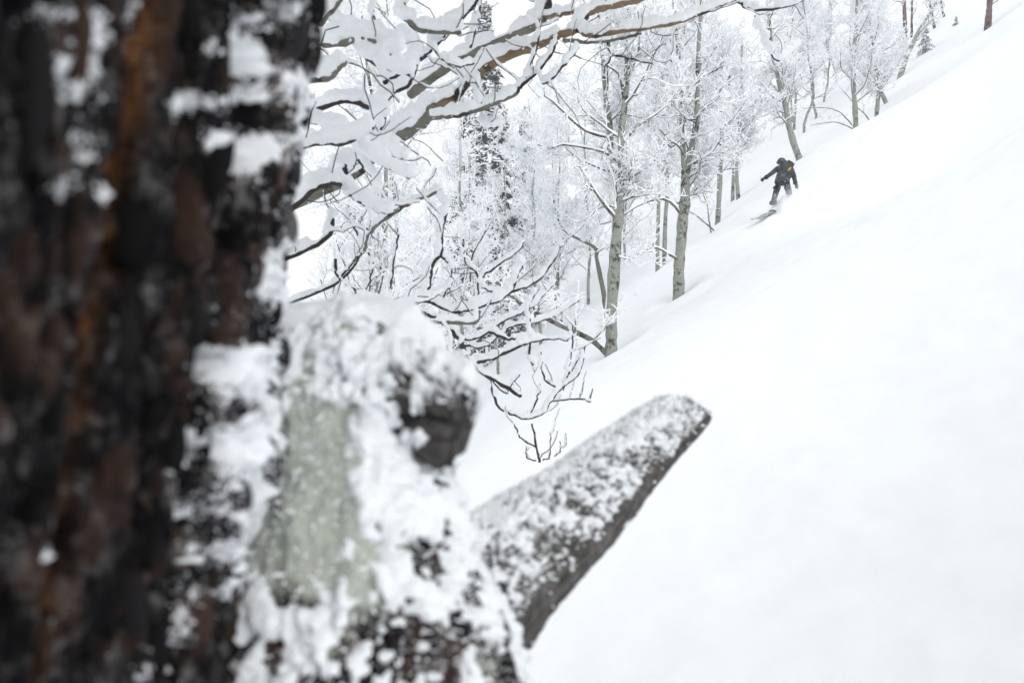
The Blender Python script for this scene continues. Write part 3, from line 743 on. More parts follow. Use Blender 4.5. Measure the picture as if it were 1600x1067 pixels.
def axis(z):
    zz = z - CAMZ
    return AX[0] + LEAN[0] * zz, AX[1] + LEAN[1] * zz, RT * (1 - .02 * zz) * (1 + .55 * np.exp(-(z - fz) / .45))
def gauss_px(px, py, lst):
    r = 0
    for (cx, cy, sx, sy, a) in lst: r = r + a * np.exp(-((px - cx) / sx) ** 2 - ((py - cy) / sy) ** 2)
    return r

th0 = math.radians(-52.6)                                  # the camera looks at the trunk along this bearing
cam_dir = math.atan2(-AX[1], -AX[0])                        # from the axis to the camera
dth = np.concatenate([np.linspace(-math.pi, -.35, 40)[:-1], np.linspace(-.35, 1.75, 620), np.linspace(1.75, math.pi, 30)[1:]])
# increasing angle = turning to the right-hand rim as the camera sees it
zz = np.concatenate([np.linspace(fz - .5, CAMZ - .62, 40)[:-1], np.linspace(CAMZ - .62, CAMZ + .62, 460), CAMZ + np.geomspace(.63, 11, 50)])
TH, ZZ = np.meshgrid(dth, zz)
ang = cam_dir + TH
ax_, ay_, rr_ = axis(ZZ)
sarc = TH * RT
# furrowed plates: ridged noise stretched along the trunk, bent by slow noise
bend = .05 * fbm(sarc * 3, ZZ * 2.0, seed=31, oct=2)
uu = (sarc + bend) * 38
n1 = fbm(uu, ZZ * 8, seed=33, oct=4); n2 = np.abs(vnoise(uu * 1.0 + 7, ZZ * 4.5, seed=35)); n3 = fbm(sarc * 110, ZZ * 60, seed=37, oct=3)
fur = smooth(0.0, .28, n2)
disp = .021 * fur + .008 * n1 + .006 * n3 - .010 * np.exp(-(vnoise(sarc * 30, ZZ * 34 + 3 * n1, seed=45) / .10) ** 2) + .012 * fbm(sarc * 6, ZZ * 4, seed=39, oct=2)
def trunk_pt(extra=0.0): return np.stack([ax_ + (rr_ + disp + extra) * np.cos(ang), ay_ + (rr_ + disp + extra) * np.sin(ang), ZZ], -1)
PT = trunk_pt(); px, py = to_px(np.where(PT[..., 1:2] < .05, np.array([-9, .05, 0]), PT))
# resin split running down the trunk
line = np.interp(py, [-200, 30, 250, 500, 700, 950, 1300], [262, 238, 203, 152, 124, 84, 40])
resin = np.exp(-((px - line) / 12.5) ** 2) * (.48 + .5 * smooth(420, 120, py)) * (.95 + .9 * vnoise(ZZ * 40, sarc * 30, seed=43)) * smooth(-2500, -300, py)
disp = disp - .018 * np.exp(-((px - line - 6) / 14) ** 2)
disp = disp - .03 * np.exp(-((px - np.interp(py, [0, 250, 560, 900], [392, 388, 335, 290])) / 15) ** 2)
PT = trunk_pt()
spot = [(120, 110, 42, 45, .75), (60, 25, 60, 22, .5), (150, 20, 40, 16, .45), (222, 8, 30, 16, .6), (150, 55, 25, 25, .6), (125, 235, 30, 50, .45), (340, 222, 26, 22, 1.0), (283, 160, 22, 20, .9), (325, 165, 38, 22, .6), (412, 235, 36, 32, .75),
        (385, 60, 18, 40, .9), (405, 100, 18, 30, .8), (330, 75, 28, 20, .6), (372, 120, 16, 30, .6), (400, 150, 24, 14, .7), (450, 20, 40, 20, .6), (460, 130, 20, 30, .7), (478, 200, 24, 60, .6), (490, 330, 18, 80, .65), (470, 380, 25, 40, .8),
        (420, 430, 26, 50, .6), (440, 470, 30, 40, .6), (400, 585, 60, 38, 1.1), (360, 560, 34, 26, .7), (330, 690, 50, 30, .9), (400, 700, 46, 44, 1.0), (290, 800, 34, 26, .8), (380, 780, 40, 34, .7), (350, 860, 50, 22, .9), (280, 730, 30, 24, .7),
        (85, 868, 26, 26, .45), (100, 290, 26, 24, .5), (165, 305, 20, 22, .55), (40, 480, 60, 16, .2), (310, 960, 16, 60, .45), (280, 1000, 30, 20, .5), (240, 1050, 40, 20, .6), (360, 920, 18, 20, .6), (430, 900, 40, 60, .9), (470, 1000, 40, 60, .8), (430, 820, 50, 80, .8), (450, 640, 36, 100, .9)]
def sn_noise(s, z, k=1.0): return .5 * fbm(s * 60, z * 45, seed=51, oct=4) + .35 * fbm(s * 150, z * 130, seed=53, oct=2) + .55 * vnoise(s * 290, z * 210, seed=54)
gsp = np.minimum(gauss_px(px, py, spot), 1.25)
out_ = (py < -350) | (py > 1450) | (TH < -.35)
dust = np.where(out_, .05, np.clip(.52 * gsp + .10 * fbm(sarc * 70, ZZ * 60, seed=57, oct=3) + .05 + .12 * smooth(330, 500, px), 0, .8))
mask = gsp * .52 - .6 * (1 - smooth(.12, .45, gsp)) + 1.0 * sn_noise(sarc, ZZ) + .12 * smooth(250, 480, px) - .92
mask = np.where(out_, sn_noise(sarc, ZZ) - .6, mask)
nr_, nc_ = TH.shape; idx = np.arange(nr_ * nc_).reshape(nr_, nc_)
QT = np.stack([idx[:-1, :-1], idx[:-1, 1:], idx[1:, 1:], idx[1:, :-1]], -1).reshape(-1, 4)
trunk = link('trunk', mesh_np('trunk', PT - CB, QT, attrs={'resin': np.clip(resin, 0, 1), 'lichen': 0 * resin, 'dust': dust}), M['bark'], conifer)

def snow_shell(name, base_fn, mask, thick, Q, parent, origin, lump, mat_='snow'):
    m = np.clip(mask, -.12, .6)
    off = np.where(m > 0, thick * (1 - np.exp(-m * 7)) * lump + .0015, m * thick * 3)
    V = base_fn(off) - origin
    keep = (mask.ravel()[Q] > -.1).any(axis=1)
    Qk = Q[keep]; u, inv = np.unique(Qk, return_inverse=True)
    return link(name, mesh_np(name, V.reshape(-1, 3)[u], inv.reshape(-1, 4)), M[mat_], parent)
snow_shell('snow_patch', trunk_pt, mask, .005, QT, trunk, CB, 1 + .5 * fbm(sarc * 90, ZZ * 80, seed=55, oct=3))

# loose bark plates
def plate_mesh(seed):
    rng = np.random.default_rng(seed); n = 9; a = np.linspace(0, 6.283, n, endpoint=False) + rng.normal(size=n) * .15
    r = 1 + .3 * rng.normal(size=n).clip(-1.2, 1.2)
    w, h = .5, 1.0
    o = np.stack([np.cos(a) * r * w, np.sin(a) * r * h], -1)
    def ring(s, z): return np.column_stack([o * s, np.full(n, z) + .25 * (1 - (o[:, 0] * s) ** 2)])
    V = np.vstack([ring(1.0, -.35), ring(1.02, -.02), ring(.82, .22), ring(.4, .3 + .1 * rng.random()), [[0, 0, .34 + .25]]])
    Q = [[k * n + i, k * n + (i + 1) % n, (k + 1) * n + (i + 1) % n, (k + 1) * n + i] for k in range(3) for i in range(n)]
    T = [[3 * n + i, 3 * n + (i + 1) % n, 4 * n] for i in range(n)]
    me = mesh_np('bark_plate', V, Q, T, shade=False); me.materials.append(M['plate']); return me
pm = [plate_mesh(500 + i) for i in range(7)]
rng = np.random.default_rng(9)
placed = 0; pts_ = []
while placed < 260:
    th = rng.uniform(-.2, 1.28); z = CAMZ + rng.uniform(-.42, .42)
    if any(abs(th - a) * RT < .020 and abs(z - b) < .026 for a, b in pts_):
        if rng.random() < .985: continue
    pts_.append((th, z))
    i = np.searchsorted(dth, th); j = np.searchsorted(zz, z); i = min(i, len(dth) - 2); j = min(j, len(zz) - 2)
    p = PT[j, i]; nrm = Vector((math.cos(cam_dir + th), math.sin(cam_dir + th), 0)); tan = Vector((-math.sin(cam_dir + th), math.cos(cam_dir + th), 0))
    qx, qy = to_px(p)
    if abs(qx - np.interp(qy, [-200, 30, 250, 500, 700, 950, 1300], [262, 238, 203, 152, 124, 84, 40])) < 30: placed += 1; continue
    up = Vector((LEAN[0], LEAN[1], 1)).normalized()
    rot = rng.normal() * .14
    xax = tan * math.cos(rot) + up * math.sin(rot); yax = nrm.cross(xax)
    s = rng.uniform(.005, .011); sy = rng.uniform(.009, .028)
    Mx = Matrix((xax * s * 1.3, yax * sy * -1, nrm * rng.uniform(.009, .018))).transposed().to_4x4()
    Mx.translation = Vector(p - CB) - nrm * .003
    o = link('bark_plate', pm[placed % 7], None, trunk); o.matrix_local = Mx; o['dust'] = float(dust[j, i]) * .45
    placed += 1

# limb tubes with their own grain, on a fine grid
def limb_grid(path, radii, nu, nv, amp, seed, cap=0):
    P = resample(path, nu - cap); R = np.interp(np.linspace(0, 1, nu - cap), np.linspace(0, 1, len(radii)), radii)
    T, A, B = [a[0] for a in frames(P[None])]
    if cap:                                               # broken face: rings closing at the end
        rpt = lambda a: np.concatenate([a, np.repeat(a[-1:], cap, 0)])
        P, T, A, B = rpt(P), rpt(T), rpt(A), rpt(B); R = np.concatenate([R, R[-1] * np.linspace(.93, .02, cap)])
    a = np.linspace(0, 2 * math.pi, nv + 1)[:-1]
    Lc = np.concatenate([[0], np.cumsum(np.linalg.norm(np.diff(P, axis=0), axis=1))]); Lc[nu - cap:] += np.arange(1, cap + 1) * .002
    U, Vv = np.meshgrid(Lc, a, indexing='ij')
    N = np.cos(Vv)[..., None] * A[:, None] + np.sin(Vv)[..., None] * B[:, None]
    rad = R[:, None]
    cx, cy = np.cos(Vv), np.sin(Vv)
    d = amp * (fbm(cx * rad * 40 + 3, cy * rad * 40, U * 9, seed=seed, oct=4) + .35 * fbm(cx * rad * 120, cy * rad * 120, U * 60, seed=seed + 5, oct=2))
    idx = np.arange(nu * nv).reshape(nu, nv); j = np.arange(nv); j2 = (j + 1) % nv
    Q = np.stack([idx[:-1][:, j], idx[:-1][:, j2], idx[1:][:, j2], idx[1:][:, j]], -1).reshape(-1, 4)
    return dict(P=P, R=R, N=N, d=d, U=U, V=Vv, Q=Q, T=T, fn=lambda e=0.0: P[:, None] + N * (rad + d + e)[..., None])

# swelling at the side of the trunk from which both dead limbs grow
col_path = np.array([at(500, 512, .72), at(525, 560, .69), at(545, 645, .665), at(550, 740, .65), at(558, 860, .63), at(572, 1000, .617), at(580, 1200, .60), at(580, 1700, .57), at(580, 2600, .53)])
cg = limb_grid(col_path, [.024, .066, .087, .090, .104, .124, .145, .16, .15], 360, 260, .008, 61)
Pc = cg['fn'](); cpx, cpy = to_px(Pc)
lich = smooth(-.12, .55, gauss_px(cpx, cpy, [(480, 560, 80, 110, 1.0), (505, 700, 75, 150, 1.3), (470, 840, 90, 110, 1.3), (540, 900, 60, 80, .8), (600, 760, 60, 80, .6), (650, 1050, 30, 60, .4)]) - .25 + .5 * fbm(cpx / 45, cpy / 45, seed=63, oct=3))
col = link('branch_collar', mesh_np('branch_collar', Pc - CB, cg['Q'], attrs={'lichen': lich, 'resin': 0 * lich, 'dust': 0 * lich + .18}), M['bark'], conifer)
nz = .6 * fbm(Pc[..., 0] * 45, Pc[..., 2] * 45, Pc[..., 1] * 45, seed=65, oct=4) + .35 * fbm(Pc[..., 0] * 140, Pc[..., 2] * 140, Pc[..., 1] * 140, seed=66, oct=2)
mk = .07 + .85 * nz - gauss_px(cpx, cpy, [(500, 690, 50, 120, .75), (465, 840, 70, 80, .95), (535, 620, 30, 50, .4), (475, 560, 40, 70, .5), (640, 860, 40, 40, .35), (680, 1010, 110, 55, .42), (480, 560, 22, 60, .4), (640, 650, 40, 40, .4), (690, 705, 30, 16, 1.3), (560, 1040, 60, 40, .25)]) \
    + gauss_px(cpx, cpy, [(560, 600, 90, 40, .3), (480, 545, 75, 55, .8), (600, 740, 60, 80, .4), (650, 800, 60, 40, .4), (430, 700, 20, 60, .4)])
snow_shell('snow_patch', cg['fn'], mk, .007, cg['Q'], col, CB, 1 + .5 * fbm(Pc[..., 0] * 120, Pc[..., 2] * 120, Pc[..., 1] * 120, seed=67, oct=3))

# lower, long broken limb
lp = np.array([at(600, 1050, .66), at(700, 970, .71), at(798, 884, .78), at(895, 801, .88), at(975, 727, .97), at(1033, 677, 1.03), at(1084, 630, 1.08)])
lg = limb_grid(lp, [.10, .082, .069, .060, .051, .045, .040], 420, 220, .0035, 71, cap=24)
# splintered end: cut obliquely, long point at the bottom
Pl0 = lg['fn'](); lpx, lpy = to_px(Pl0)
under = smooth(.12, .72, -lg['N'][..., 2] * .75 + .65 * lg['N'][..., 0])
crack = np.exp(-((lpx - 800 - (930 - lpy) * .95 - 8) / 9) ** 2) * smooth(960, 930, lpy) * smooth(855, 880, lpy)
lg['d'] = lg['d'] - .02 * crack
ramp_t = smooth(300, 396, np.arange(420))[:, None]
nu_ = lg['N'] @ np.array([-.6, 0, .8]); frac = np.minimum(np.arange(420), 395)
rfac = lg['R'][:, None] / lg['R'][395]
shear = .5 + .5 * nu_ * np.minimum(rfac, 1) + .10 * vnoise(lg['V'] * 4, lg['R'][:, None] * 160, seed=77) * ramp_t
_f = lg['fn']; lg['fn'] = lambda e=0.0: _f(e) - lg['T'][:, None] * (ramp_t * shear * .052)[..., None]
Pl = lg['fn'](); lpx, lpy = to_px(Pl)
low_limb = link('broken_branch', mesh_np('broken_branch', Pl - CB, lg['Q'], attrs={'grain_u': lg['U'] * 9, 'grain_v': lg['V'] * 5}), M['wood'], conifer)
low_limb['label'] = 'long grey broken limb pointing right, sprinkled with frost'
nz = .75 * fbm(Pl[..., 0] * 120, Pl[..., 2] * 120, Pl[..., 1] * 120, seed=73, oct=3) + .4 * fbm(Pl[..., 0] * 260, Pl[..., 2] * 260, Pl[..., 1] * 260, seed=74, oct=2)
mk = -.27 + 1.2 * nz + .4 * fbm(Pl[..., 0] * 34, Pl[..., 2] * 34, Pl[..., 1] * 34, seed=79, oct=2) + .22 * smooth(.5, .97, lg['N'][..., 2]) - .85 * under - gauss_px(lpx, lpy, [(890, 860, 50, 45, .45), (1000, 740, 30, 25, .3), (790, 960, 40, 60, .4), (755, 880, 9, 9, 1.2)]) + gauss_px(lpx, lpy, [(1000, 650, 60, 30, .5), (760, 800, 80, 30, .5)])
snow_shell('snow_patch', lg['fn'], mk, .0042, lg['Q'], low_limb, CB, 1 + .6 * fbm(Pl[..., 0] * 200, Pl[..., 2] * 200, Pl[..., 1] * 200, seed=75, oct=2))

# upper, short sawn-off stub with a snow cap
up_ = np.array([at(540, 604, .63), at(600, 616, .615), at(655, 628, .605), at(690, 638, .60), at(715, 643, .60)])
ug = limb_grid(up_, [.040, .040, .040, .039, .037], 180, 140, .0075, 81, cap=24)
_un = smooth(120, 155, np.arange(180))[:, None]; _u0 = ug['fn']; ug['fn'] = lambda e=0.0: _u0(e) + ug['T'][:, None] * (_un * .017 * np.sqrt(np.clip(1 - (ug['R'] / .0371)[:, None] ** 2, 0, 1)) * np.ones_like(ug['V']))[..., None]
ug['d'][:] = ug['d'] + .0045 * fbm(np.cos(ug['V']) * 5, np.sin(ug['V']) * 5, ug['U'] * 130, seed=89, oct=3) - .006 * np.exp(-(vnoise(ug['V'] * 2.2, ug['U'] * 60, seed=88) / .12) ** 2)
Pu = ug['fn'](); upx, upy = to_px(Pu)
stub = link('broken_branch', mesh_np('broken_branch', Pu - CB, ug['Q'], attrs={'grain_u': ug['U'] * 9, 'grain_v': ug['V'] * 5}), M['char'], conifer)
stub['label'] = 'short blackened stub under a thick snow cap'
nz = .6 * fbm(Pu[..., 0] * 90, Pu[..., 2] * 90, Pu[..., 1] * 90, seed=83, oct=4)
mk = -.27 + 1.15 * nz + .55 * smooth(.55, .98, ug['N'][..., 2]) - .5 * smooth(660, 710, upx) * smooth(600, 630, upy) + .55 * smooth(630, 565, upx)
snow_shell('snow_patch', ug['fn'], mk, .006, ug['Q'], stub, CB, 1 + .5 * fbm(Pu[..., 0] * 120, Pu[..., 2] * 120, Pu[..., 1] * 120, seed=85, oct=3))
kp = np.array([at(660, 686, .585), at(682, 700, .58), at(698, 708, .58), at(712, 716, .58)])
kg = limb_grid(kp, [.012, .015, .013, .004], 40, 40, .006, 87)
link('knot', mesh_np('knot', kg['fn']() - CB, kg['Q']), M['char'], conifer)

# the cap itself: heaped pillows fused together
capt = Tubes()
for (a, b, Ya, r) in [((430, 535), (560, 515), .665, (.034, .034)), ((470, 515), (600, 512), .68, (.028, .032)), ((540, 502), (640, 525), .675, (.031, .033)), ((620, 525), (692, 553), .665, (.031, .013)), ((570, 540), (665, 552), .655, (.028, .014)), ((430, 570), (570, 548), .645, (.026, .026)), ((600, 505), (680, 545), .70, (.028, .022)), ((430, 600), (500, 590), .62, (.02, .016))]:
    capt.add(resample([at(*a, Ya), at(*b, Ya)], 10), np.linspace(r[0], r[1], 10), 14, cap=True)
me = remesh(capt.mesh('snow_cap'), .0028, 'snow_cap', 12)
n = len(me.vertices); co = np.zeros(n * 3, np.float32); me.vertices.foreach_get('co', co); co = co.reshape(-1, 3).astype(float)
nr = np.zeros(n * 3, np.float32); me.vertices.foreach_get('normal', nr); nr = nr.reshape(-1, 3)
co = co + nr * (.0045 * fbm(co[:, 0] * 24, co[:, 1] * 24, co[:, 2] * 24, seed=91, oct=4) + .0007 * vnoise(co[:, 0] * 300, co[:, 1] * 300, co[:, 2] * 300, seed=93))[:, None] - CB
me.vertices.foreach_set('co', co.astype(np.float32).ravel()); me.update()
link('snow_cap', me, M['snow'], stub)

# frost needles on the limb, stub and rim
def frost(P, Nrm, w, n, ln, parent, seed, down=0.0):
    rng = np.random.default_rng(seed)
    w = np.clip(w.ravel(), 0, None); i = rng.choice(len(w), n, p=w / w.sum())
    p = P.reshape(-1, 3)[i]; d = Nrm.reshape(-1, 3)[i] + rng.normal(size=(n, 3)) * .55; d[:, 2] -= down
    d /= np.linalg.norm(d, axis=1, keepdims=True); s = np.cross(d, rng.normal(size=(n, 3))); s /= np.linalg.norm(s, axis=1, keepdims=True)
    l = ln * (.3 + rng.random((n, 1)) ** 2 * 1.3); wd = .0011
    c = p - CB
    V = np.stack([c - s * wd, c + s * wd, c + d * l + s * wd * .6, c + d * l - s * wd * .6], 1).reshape(-1, 3)
    o = link('frost', mesh_np('frost', V, np.arange(n * 4).reshape(-1, 4), shade=False), M['rime'], parent); o['kind'] = 'stuff'
frost(Pl, lg['N'], np.where(lpx > 680, 1.0 + 1.2 * smooth(.3, .9, lg['N'][..., 2]) - 2.0 * under + .5 * smooth(.93, .99, under), 0), 11000, .0065, low_limb, 5)
frost(Pc, cg['N'], np.where((cpy < 1100) & (cpy > 600), 1.0, 0), 6000, .006, col, 6)
frost(Pu, ug['N'], np.where((upx > 560) & (ug['N'][..., 2] > .2), 1.0, 0), 1200, .009, stub, 7)

# unseen crown of boughs, added overhead to shade the near snow and trunk
rng = np.random.default_rng(15)
nb = 46; z0 = np.linspace(5.5, 12.5, nb); az = rng.random(nb) * 6.283; ln = 3.4 * (1.25 - (z0 - 5.2) / 9) * (.8 + .4 * rng.random(nb)); s = np.linspace(0, 1, 8)
P = np.zeros((nb, 8, 3)); bx, by, _ = axis(z0)
P[:, :, 0] = bx[:, None] + np.cos(az)[:, None] * ln[:, None] * s; P[:, :, 1] = by[:, None] + np.sin(az)[:, None] * ln[:, None] * s
P[:, :, 2] = z0[:, None] + ln[:, None] * (.15 * s - .4 * s ** 2)
bt = Tubes(); bt.add(P - CB, np.linspace(.04, .008, 8)[None].repeat(nb, 0), 6)
boughs = link('boughs', bt.mesh('boughs'), M['bark'], conifer); boughs['kind'] = 'stuff'
K = 420
u = rng.random((nb, K)); ii = np.minimum((u * 7).astype(int), 6); f = (u * 7 - ii)[..., None]; bi = np.arange(nb)[:, None]
c = P[bi, ii] * (1 - f) + P[bi, ii + 1] * f
sd2 = np.stack([-np.sin(az), np.cos(az), 0 * az], -1)[:, None]; wv = ln[:, None, None] * .22 * (1.1 - u[..., None]) * rng.normal(size=(nb, K, 1)); c = c + sd2 * wv; c[..., 2] -= np.abs(wv[..., 0]) * .3
c = c.reshape(-1, 3); N = len(c); d1 = rng.normal(size=(N, 3)); d1[:, 2] -= .5; d1 /= np.linalg.norm(d1, axis=1, keepdims=True); d2 = np.cross(d1, rng.normal(size=(N, 3))); d2 /= np.linalg.norm(d2, axis=1, keepdims=True)
V = np.stack([c - d2 * .05, c + d2 * .05, c + d1 * .24], 1) - CB
o = link('needles', mesh_np('needles', V.reshape(-1, 3), None, np.arange(N * 3).reshape(-1, 3), shade=False), M['needle'], boughs); o['kind'] = 'stuff'

# ------------------------------------------------------------------ the snowboarder
YP = 19.6
jacket = plain('dark_jacket', (0.034, 0.037, 0.05), .85, .2, 60, .6, 1.6)
# snow dust caught on the clothes
def dusty(m, thr):
    nt = m.node_tree; b = nt.nodes['Principled BSDF']; old = b.inputs['Base Color'].links[0].from_socket
    n = noise(nt, 22, 4, .7, objco(nt)); r = ramp(nt, n.outputs[0], [(thr, (0,) * 3), (thr + .07, (1,) * 3)])
    mw = nd(nt, 'ShaderNodeMix', data_type='RGBA'); mw.inputs['B'].default_value = (.8, .83, .87, 1)
    nt.links.new(r.outputs[0], mw.inputs[0]); nt.links.new(old, mw.inputs['A']); nt.links.new(mw.outputs['Result'], b.inputs['Base Color']); return m
M['jacket'] = dusty(jacket, .60)
M['trousers'] = dusty(plain('dark_trousers', (.03, .031, .038), .85, .2, 60, .6, 1.6), .57)
M['black'] = plain('black_glove', (.012, .012, .013), .6, .3, 60)
M['skin'] = plain('skin', (.42, .22, .15), .6, .3, 60, .9, 1.1)
M['pack'] = dusty(plain('grey_green_pack', (.035, .042, .04), .85, .2, 60, .6, 1.6), .62)
M['yellow'] = plain('yellow_strap', (.75, .36, .015), .6, .3, 60, .9, 1.1)
M['helmet'] = dusty(plain('dark_helmet', (.02, .021, .025), .4, .4, 30), .62)
M['goggle'] = plain('goggle_lens', (.30, .20, .16), .15, .5, 10, .8, 1.2)
M['red'] = plain('red_strap', (.45, .06, .03), .6, .3, 40, .9, 1.1)

def skin_mesh(joints, edges, root, name, sub=2):
    me = bpy.data.meshes.new(name); me.from_pydata([tuple(j[0]) for j in joints], edges, [])
    o = bpy.data.objects.new(name, me); C.objects.link(o)
    sk = o.modifiers.new('skin', 'SKIN'); sk.use_smooth_shade = True
    for i, j in enumerate(joints):
        v = me.skin_vertices[0].data[i]; v.radius = (j[1], j[2] if len(j) > 2 else j[1]); v.use_root = (i == root)
    ss = o.modifiers.new('sub', 'SUBSURF'); ss.levels = sub; ss.render_levels = sub
    dg = bpy.context.evaluated_depsgraph_get(); me2 = bpy.data.meshes.new_from_object(o.evaluated_get(dg)); me2.name = name
    C.objects.unlink(o); bpy.data.objects.remove(o)
    return me2
PB = at(1221, 314, YP)
def J(px, py, dy=0.0): return at(px, py, YP + dy) - PB
person = empty('person', tuple(PB))
tag(person, 'snowboarder in dark snow dusted jacket and helmet, left arm out, knee deep in powder', 'person')
joints = [(J(1222, 285, -.12), .155, .13), (J(1223, 277, -.05), .155, .13), (J(1225, 268, .06), .17, .13), (J(1226, 262, .14), .13, .11), (J(1224, 258.5, .2), .06, .06), (J(1222, 254, .22), .095, .11),
          (J(1216, 262.5, .15), .085), (J(1207, 270, .12), .07), (J(1198, 276.5, .08), .055), (J(1194.5, 279.2, .06), .035),
          (J(1236, 264, .12), .085), (J(1240.5, 275, .02), .072), (J(1242.5, 285, -.05), .055), (J(1243.2, 288, -.06), .035),
          (J(1216.5, 287, -.1), .115), (J(1213, 299, .1), .09), (J(1209, 313, -.02), .075), (J(1207, 317.5, .12), .06),
          (J(1228.5, 287, -.1), .115), (J(1232, 298, .12), .09), (J(1235, 310, 0), .075), (J(1234, 314, .14), .06)]
edges = [(0, 1), (1, 2), (2, 3), (3, 4), (4, 5), (3, 6), (6, 7), (7, 8), (8, 9), (3, 10), (10, 11), (11, 12), (12, 13), (0, 14), (14, 15), (15, 16), (16, 17), (0, 18), (18, 19), (19, 20), (20, 21)]
body = skin_mesh(joints, edges, 0, 'body')
bo = link('body', body, M['jacket'], person)
body.materials.append(M['trousers']); body.materials.append(M['skin'])
hip = J(1222, 287)[2]; neck = J(1224, 258.5)[2]
for p in body.polygons:
    z = sum(body.vertices[v].co.z for v in p.vertices) / len(p.vertices); x = p.center.x
    p.material_index = 1 if z < hip - .02 and abs(x) < .28 and x < J(1238, 300)[0] and x > J(1203, 300)[0] else (2 if z > neck + .02 else 0)
# jacket skirt flaring over the hips
sk = Tubes(); P = resample([J(1223.5, 273, -.03), J(1222.5, 280, -.1), J(1222, 287, -.12)], 8); sk.add(P, np.array([.165, .178, .185, .19, .197, .203, .21, .19]), 18); link('jacket_skirt', sk.mesh('jacket_skirt'), M['jacket'], person)
# gloves with fingers
def glove(w, d, side, name='glove'):
    d = np.asarray(d, float); d /= np.linalg.norm(d); s = np.cross(d, [0, -1, 0.2]); s /= np.linalg.norm(s); t = np.cross(s, d)
    js = [(w - d * .03, .042), (w + d * .035, .047, .03), (w + d * .07, .046, .028)]; ed = [(0, 1), (1, 2)]
    for k_, (o_, l_) in enumerate([(-.034, .055), (-.012, .066), (.011, .062), (.033, .048)]):
        b = len(js); js += [(w + d * .075 + s * o_, .0135), (w + d * (.075 + l_ * .6) + s * o_ * 1.15 + t * .008, .0125), (w + d * (.075 + l_) + s * o_ * 1.15 + t * .03, .011)]; ed += [(2, b), (b, b + 1), (b + 1, b + 2)]
    b = len(js); js += [(w + d * .03 + s * side * .045, .015), (w + d * .065 + s * side * .07 + t * .015, .0135)]; ed += [(1, b), (b, b + 1)]
    return link(name, skin_mesh(js, ed, 0, name, 2), M['black'], person)
glove(J(1193.5, 279.8, .06), J(1190, 282, .03) - J(1194, 279, .06), 1)
glove(J(1243.3, 288.5, -.06), J(1244, 292, -.07) - J(1243, 288, -.06), -1)
for a, b in ((J(1199, 275.8, .08), J(1195.5, 278.4, .07)), (J(1242.3, 284, -.04), J(1243, 287.5, -.06))):
    cf = Tubes(); cf.add(np.array([a, (a + b) / 2, b]), np.array([.06, .066, .056]), 12, cap=True); link('cuff', cf.mesh('cuff'), M['black'], person)

def blob(name, c, r, mt, parent, rot=(0, 0, 0), seg=20, cutz=None, nz=0.0, sx=1.0):
    bm = bmesh.new(); bmesh.ops.create_uvsphere(bm, u_segments=seg, v_segments=seg // 2 + 2, radius=1.0)
    for v in bm.verts:
        p = np.sign([*v.co]) * np.abs([*v.co]) ** sx
        v.co = Vector((p[0] * r[0], p[1] * r[1], p[2] * r[2]))
        if cutz is not None and v.co.z < cutz * r[2]: v.co.z = cutz * r[2]
    me = bpy.data.meshes.new(name); bm.to_mesh(me); bm.free(); me.polygons.foreach_set('use_smooth', np.ones(len(me.polygons), bool))
    o = link(name, me, M[mt], parent); o.location = Vector(c); o.rotation_euler = rot; return o
hc = J(1221, 254.5, .2)
hr = (0.1, -.15, -.5)
hel = blob('helmet', hc + np.array([0, 0, .02]), (.125, .145, .125), 'helmet', person, hr, cutz=-.35)
bt = Tubes(); a = np.linspace(-1.9, 1.9, 16); bt.add(np.stack([np.sin(a) * .118, -np.cos(a) * .13, 0 * a + .0], -1), np.full(16, .028), 8, cap=True)
strap = link('goggle_strap', bt.mesh('goggle_strap'), M['black'], person); strap.location = Vector(hc); strap.rotation_euler = (.1, -.15, 2.2)
gl = blob('goggles', hc + np.array([.055, -.095, -.015]), (.075, .05, .045), 'goggle', person, (0.1, 0, .5), sx=.7)
rs = blob('chin_strap', hc + np.array([.05, -.085, -.075]), (.03, .02, .014), 'red', person, (0, .4, .4))
blob('nose', hc + np.array([.095, -.13, -.055]), (.016, .022, .02), 'skin', person)
blob('hood', J(1226, 260, .1), (.16, .12, .075), 'jacket', person, (0, .15, 0))
for p_, r_ in ((J(1208, 316.5, .06), (.085, .15, .07)), (J(1234.5, 313.5, .08), (.085, .15, .07))): blob('boot', p_, r_, 'black', person, sx=.7)

# backpack worn on the back
pk = empty('backpack', tuple(J(1230, 276, -.12) + PB)); tag(pk, 'grey green backpack with a yellow strap worn by the snowboarder', 'backpack')
PKO = J(1230, 276, -.12)
def rbox(name, c, size, mt, parent, rot=(0, 0, 0), bev=.04):
    bm = bmesh.new(); bmesh.ops.create_cube(bm, size=1.0)
    for v in bm.verts: v.co = Vector((v.co.x * size[0] * (1 - .12 * (v.co.z > 0)), v.co.y * size[1], v.co.z * size[2]))
    bmesh.ops.bevel(bm, geom=bm.edges[:], offset=bev, segments=3, affect='EDGES', profile=.6)
    me = bpy.data.meshes.new(name); bm.to_mesh(me); bm.free(); me.polygons.foreach_set('use_smooth', np.ones(len(me.polygons), bool))
    o = link(name, me, M[mt], parent); o.location = Vector(c); o.rotation_euler = rot; return o
tilt = (-.35, .18, .1)
main = rbox('bag', J(1229.5, 267, -.06) - PKO, (.31, .19, .42), 'pack', pk, tilt, .06)
rbox('front_pocket', (0, -.115, -.07), (.24, .07, .22), 'pack', main, (0, 0, 0), .025)
rbox('lid', (0.01, .0, .235), (.30, .2, .09), 'pack', main, (0, 0, 0), .035)
